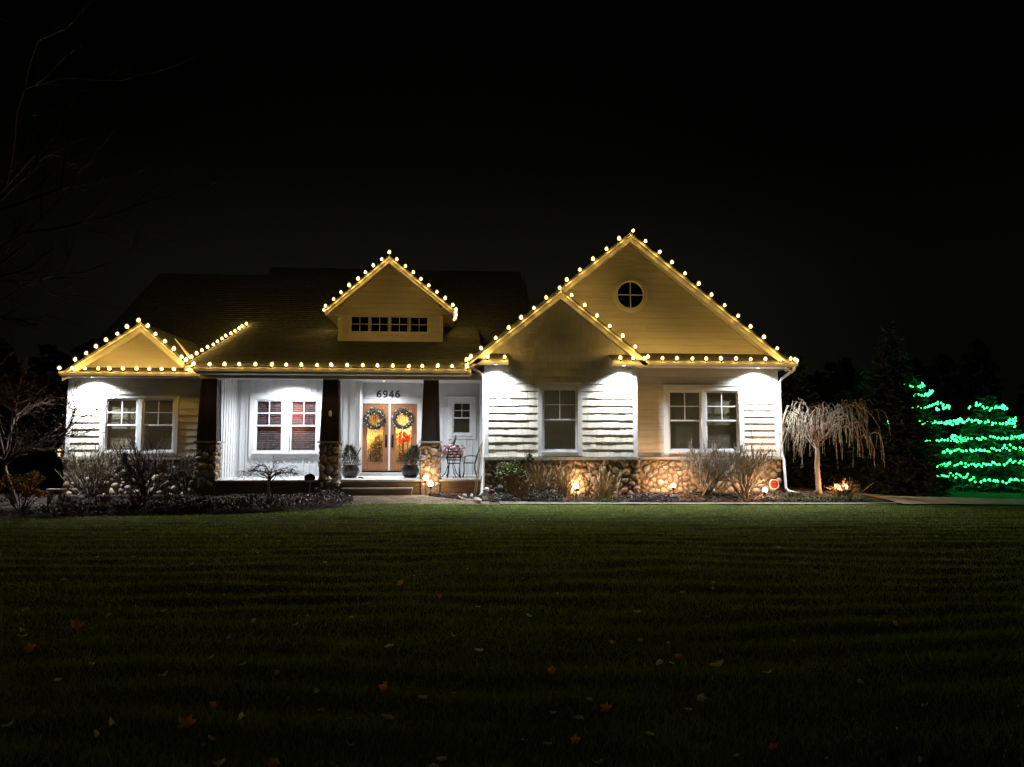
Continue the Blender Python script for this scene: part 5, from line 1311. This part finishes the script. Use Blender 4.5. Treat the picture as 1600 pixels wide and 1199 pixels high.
hs = MB().tube([Vector(p) for p in pts], .014, 6).build('garden_hose', M_TRIM, smooth=True); tag(hs, 'thin pale hose curving over the mulch by the flat rock', 'hose')
x, z = at(761, 764, 20.75); gz = T(x, 20.75)
fgr = root('garden_figure', 'small white and dark red garden figure beside the porch corner', 'figurine', (x, 20.75, gz))
MB().ball((-.02, 0, .12), (.085, .07, .13), 12, 8).build('body', M_TRIM, fgr, True)
MB().ball((-.01, -.02, .30), .07, 12, 8).build('head', M_TRIM, fgr, True)
MB().ball((.14, 0, .24), (.09, .07, .075), 10, 8).build('sack', M_DRED, fgr, True)
MB().tube([(-.09, -.02, .24), (-.11, -.06, .17), (-.07, -.09, .13)], .02, 6).build('arm', M_BLACK, fgr, True)
MB().ball((-.07, -.01, .27), (.05, .05, .03), 8, 6).build('scarf', M_BLACK, fgr, True)
x, z = at(643.5, 677, 26.0)
tl = root('table_lamp', 'bright lamp seen through the right door beside the poinsettia', 'lamp', (x, 26.05, FZ))
MB().lathe([(.05, z - FZ - .14), (.06, z - FZ + .14)], n=12).build('shade', emit('shade_glow', (1, .85, .6), 1.6), tl, True)
MB().lathe([(.10, 0), (.10, .03), (.02, .05), (.02, z - FZ - .15)], n=10).build('base', M_BRONZE, tl, True)
# inside: curtain, poinsettia and garland seen through the panes
M_CURT = mat('red_curtain', (0.24, 0.062, 0.05), 0.8, 0.2, var=.3, vscale=3)
b = MB(); n_ = 80; vs = []
for i in range(n_ + 1):
    xx = -6.9 + 3.4 * i / n_; yy = 25.25 + .05 * math.sin(i * 1.3); vs += [(xx, yy, 1.0), (xx, yy, 3.6)]
b.add(vs, [(2 * i, 2 * i + 2, 2 * i + 3, 2 * i + 1) for i in range(n_)])
cu_ = b.build('curtain', M_CURT, smooth=True); tag(cu_, 'red curtain glowing behind the blinds of the porch window', 'curtain')
x, z = at(630, 684, 25.95); b = MB(); rr = random.Random(4)
for i in range(60):
    a = rr.uniform(0, 2 * PI); r_ = rr.uniform(.02, .20); p = Vector((math.cos(a) * r_, rr.uniform(-.1, .05), math.sin(a) * r_ * .8)); d = Vector((math.cos(a), -.3, math.sin(a))).normalized() * .1; sd = Vector((-math.sin(a), 0, math.cos(a))) * .035
    b.add([p, p + d * .5 + sd, p + d, p + d * .5 - sd], [(0, 1, 2, 3)])
po = root('poinsettia', 'red poinsettia seen through the glass of the right door', 'plant', (x, 25.92, FZ))
for o_ in (b.build('flower', mat('poinsettia_red', (.75, .05, .03), .6, .3), po),): o_.location = (0, 0, z - FZ)
MB().tube([(0, 0, .75), (0, 0, z - FZ)], .03, 6).build('stem', M_GREENLEAF, po)
MB().lathe([(.1, .45), (.15, .75)], n=12).build('pot', M_DOOR, po); MB().box(-.25, .25, -.1, .1, 0, .449).build('stand', M_DOOR, po)
x, z = at(587, 690, 25.95); b = MB()
for i in range(500):
    t = rr.random(); p = Vector((rr.gauss(0, .13), rr.uniform(-.08, .08), .12 + 1.2 * t)); d = Vector((rr.gauss(0, 1), rr.gauss(0, 1), rr.gauss(0, 1))).normalized() * .06; sd = d.cross(Vector((rr.gauss(0, 1), rr.gauss(0, 1), 1))).normalized() * .025
    b.quad(p - d, p + sd, p + d, p - sd)
pl_ = root('potted_plant', 'yellow green plant seen through the glass of the left door', 'plant', (x, 25.95, FZ))
stuff(b.build('leaves', mat('yellow_leaf', (.26, .23, .04), .6, .3, var=.5, vscale=9), pl_)); MB().lathe([(.12, 0), (.16, .3)], n=12).build('pot', M_DOOR, pl_)

# ================================================================ FALLEN LEAVES
def leaf_mesh(k, m, kind):
    rr = random.Random(300 + k); b = MB(); pts = []
    n_ = 15
    for i in range(n_):
        a = 2 * PI * i / n_; lobe = (.62 + .38 * abs(math.cos(2.5 * (a - PI / 2)))) if kind == 'maple' else 1
        ex = 1 if kind == 'maple' else (.42 + .1 * math.cos(a))
        r_ = lobe * rr.uniform(.85, 1.12); pts.append((r_ * math.sin(a), r_ * math.cos(a)) if kind == 'maple' else (r_ * math.cos(a) * 1.15, r_ * math.sin(a) * ex))
    cz, cx_, cy_ = rr.uniform(.15, .5), rr.uniform(-.4, 1.1), rr.uniform(-.5, .9)
    f = lambda x, y: cx_ * x * x * .8 + cy_ * y * y * .6 + .12 * math.sin(3 * x + 2 * y + k)
    vs = [(0, 0, 0)] + [(x * .5, y * .5, f(x * .5, y * .5)) for x, y in pts] + [(x, y, f(x, y)) for x, y in pts]
    fs = [(0, 1 + i, 1 + (i + 1) % n_) for i in range(n_)] + [(1 + i, 1 + n_ + i, 1 + n_ + (i + 1) % n_, 1 + (i + 1) % n_) for i in range(n_)]
    b.add(vs, fs); b.tube([(0, -.8, f(0, -.8)), (.08, -1.5, f(0, -.8) + .1)], .03, 3, False)
    return b.mesh('fallen_leaf', m, True)
M_LORANGE = leafmat('orange_leaf', (0.62, 0.27, 0.05), (.75, .34, .06), .5, 2, .4, .5)
M_LPALE = leafmat('pale_leaf', (0.78, 0.74, 0.62), (.85, .78, .6), .5, 2, .28, .7)
LO = [leaf_mesh(k, M_LORANGE, 'maple') for k in range(4)]
LP = [leaf_mesh(10 + k, M_LPALE, 'maple' if k == 3 else 'oval') for k in range(7)]
def leaf(px, py, size_px, orange, label, group, up=None):
    x, y = ground_at(px, py, .02); r_ = size_px / 1155 * math.hypot(x, y) * .5
    o = place('fallen_leaf', R.choice(LO if orange else LP), (x, y, lawn_z(x, y) + r_ * .45 + .012), None, (up if up is not None else .5, R.uniform(-.35, .35), R.gauss(0, .55)), (r_, r_, r_))
    tag(o, label, 'fallen leaf', group)
OR = [(118, 981, 20), (168, 963, 11), (627, 911, 12), (687, 932, 10), (600, 1076, 17), (291, 1135, 24), (333, 1098, 12), (428, 1192, 18), (863, 1050, 17), (1059, 1023, 12), (1398, 977, 11), (899, 1151, 15), (946, 1104, 18), (1209, 1167, 14), (432, 1052, 10), (1000, 998, 9), (1283, 1027, 10), (46, 1016, 14)]
ON = ['large orange leaf near the left edge of the lawn', 'small orange leaf just above the large left one', 'small orange leaf in the middle of the lawn', 'faint orange leaf right of the middle one', 'orange leaf standing beside pale leaves in the lower middle', 'largest orange leaf at the lower left', 'small orange leaf above the largest one', 'orange leaf cut by the bottom edge', 'bright orange leaf in the lower centre', 'small orange leaf beside the pale pair right of centre', 'upright tan orange leaf on the right half of the lawn', 'curled orange leaf near the bottom centre', 'brown orange leaf right of the curled pale one', 'dull orange leaf low on the right half', 'tiny orange leaf in the lower left field', 'tiny rust leaf left of the pale pair', 'tiny rust leaf on the right field', 'dull rust leaf at the far left edge']
for (px, py, sz), lb_ in zip(OR, ON): leaf(px, py, sz, True, lb_, 'orange leaves on the lawn', R.uniform(.5, 1.1))
PA = [(208, 872, 9), (298, 882, 7), (298, 930, 12), (40, 949, 9), (215, 946, 8), (35, 985, 14), (34, 993, 11), (256, 953, 10), (480, 959, 8), (746, 946, 9), (396, 970, 8), (461, 977, 9), (548, 965, 8), (709, 994, 9), (749, 1018, 13), (608, 1012, 14), (358, 995, 8), (250, 1025, 9), (326, 1030, 12), (379, 1042, 9), (256, 1054, 11), (146, 1041, 9), (90, 1062, 10), (495, 1080, 11), (602, 1062, 9), (709, 1079, 10), (660, 1092, 14), (606, 1119, 22), (500, 1103, 12), (376, 1120, 13), (152, 1147, 15), (333, 1153, 14), (317, 1160, 12), (12, 1135, 14), (175, 1134, 18), (547, 1161, 12), (545, 1119, 10), (690, 1180, 16), (676, 1193, 18), (338, 1195, 18), (994, 957, 12), (1030, 1032, 18), (1118, 1036, 18), (1126, 1029, 12), (1049, 1031, 10), (1200, 1052, 13), (904, 1117, 16), (862, 1110, 12), (921, 1092, 13), (1096, 1088, 18), (1075, 1103, 12), (855, 1155, 14), (817, 1149, 12), (1015, 1143, 16), (932, 1184, 18), (1029, 1197, 14), (957, 1001, 10), (1043, 1000, 7), (1112, 920, 8), (1114, 910, 6), (1065, 925, 7), (1216, 853, 8), (1155, 873, 6), (1172, 838, 5), (857, 812, 4), (596, 820, 4), (629, 828, 5), (402, 863, 5), (508, 878, 6), (730, 888, 5), (647, 897, 5), (828, 961, 10), (1438, 1178, 16), (1440, 1098, 8), (1290, 1180, 10), (1345, 1063, 12), (1150, 1177, 10), (445, 905, 6), (350, 925, 7), (100, 905, 8), (150, 870, 6), (870, 930, 7), (780, 905, 6), (1240, 1000, 7)]
SH = ['large orange leaf near the left edge', 'small orange leaf above the large left one', 'small orange leaf in the lawn middle', 'faint orange leaf right of the middle one', 'orange leaf in the lower middle', 'largest orange leaf', 'small orange leaf above the largest one', 'orange leaf cut by the bottom edge', 'bright orange leaf in the lower centre', 'small orange leaf right of centre', 'upright orange leaf on the right', 'curled orange leaf near the bottom centre', 'brown orange leaf right of centre', 'dull orange leaf low on the right', 'tiny orange leaf lower left', 'tiny rust leaf right of centre', 'tiny rust leaf far right', 'dull rust leaf far left']
near = {}
for px, py, sz in PA:
    k = min(range(len(OR)), key=lambda i: (OR[i][0] - px) ** 2 + (2.2 * (OR[i][1] - py)) ** 2); dx, dy = px - OR[k][0], (py - OR[k][1]) * 2.2
    dr_ = ('to the right of' if dx > 0 else 'to the left of') if abs(dx) > abs(dy) else ('below' if dy > 0 else 'above')
    near.setdefault((k, dr_), []).append((math.hypot(dx, dy), px, py, sz))
for (k, dr_), L in near.items():
    L.sort()
    for i, (_, px, py, sz) in enumerate(L):
        leaf(px, py, sz * .95, False, ('first', 'second', 'third', 'fourth', 'fifth', 'sixth', 'seventh', 'eighth', 'ninth', 'tenth', 'eleventh', 'twelfth', 'thirteenth')[i] + ' pale leaf ' + dr_ + ' the ' + SH[k], 'pale fallen leaves on the lawn', R.uniform(.15, .9))
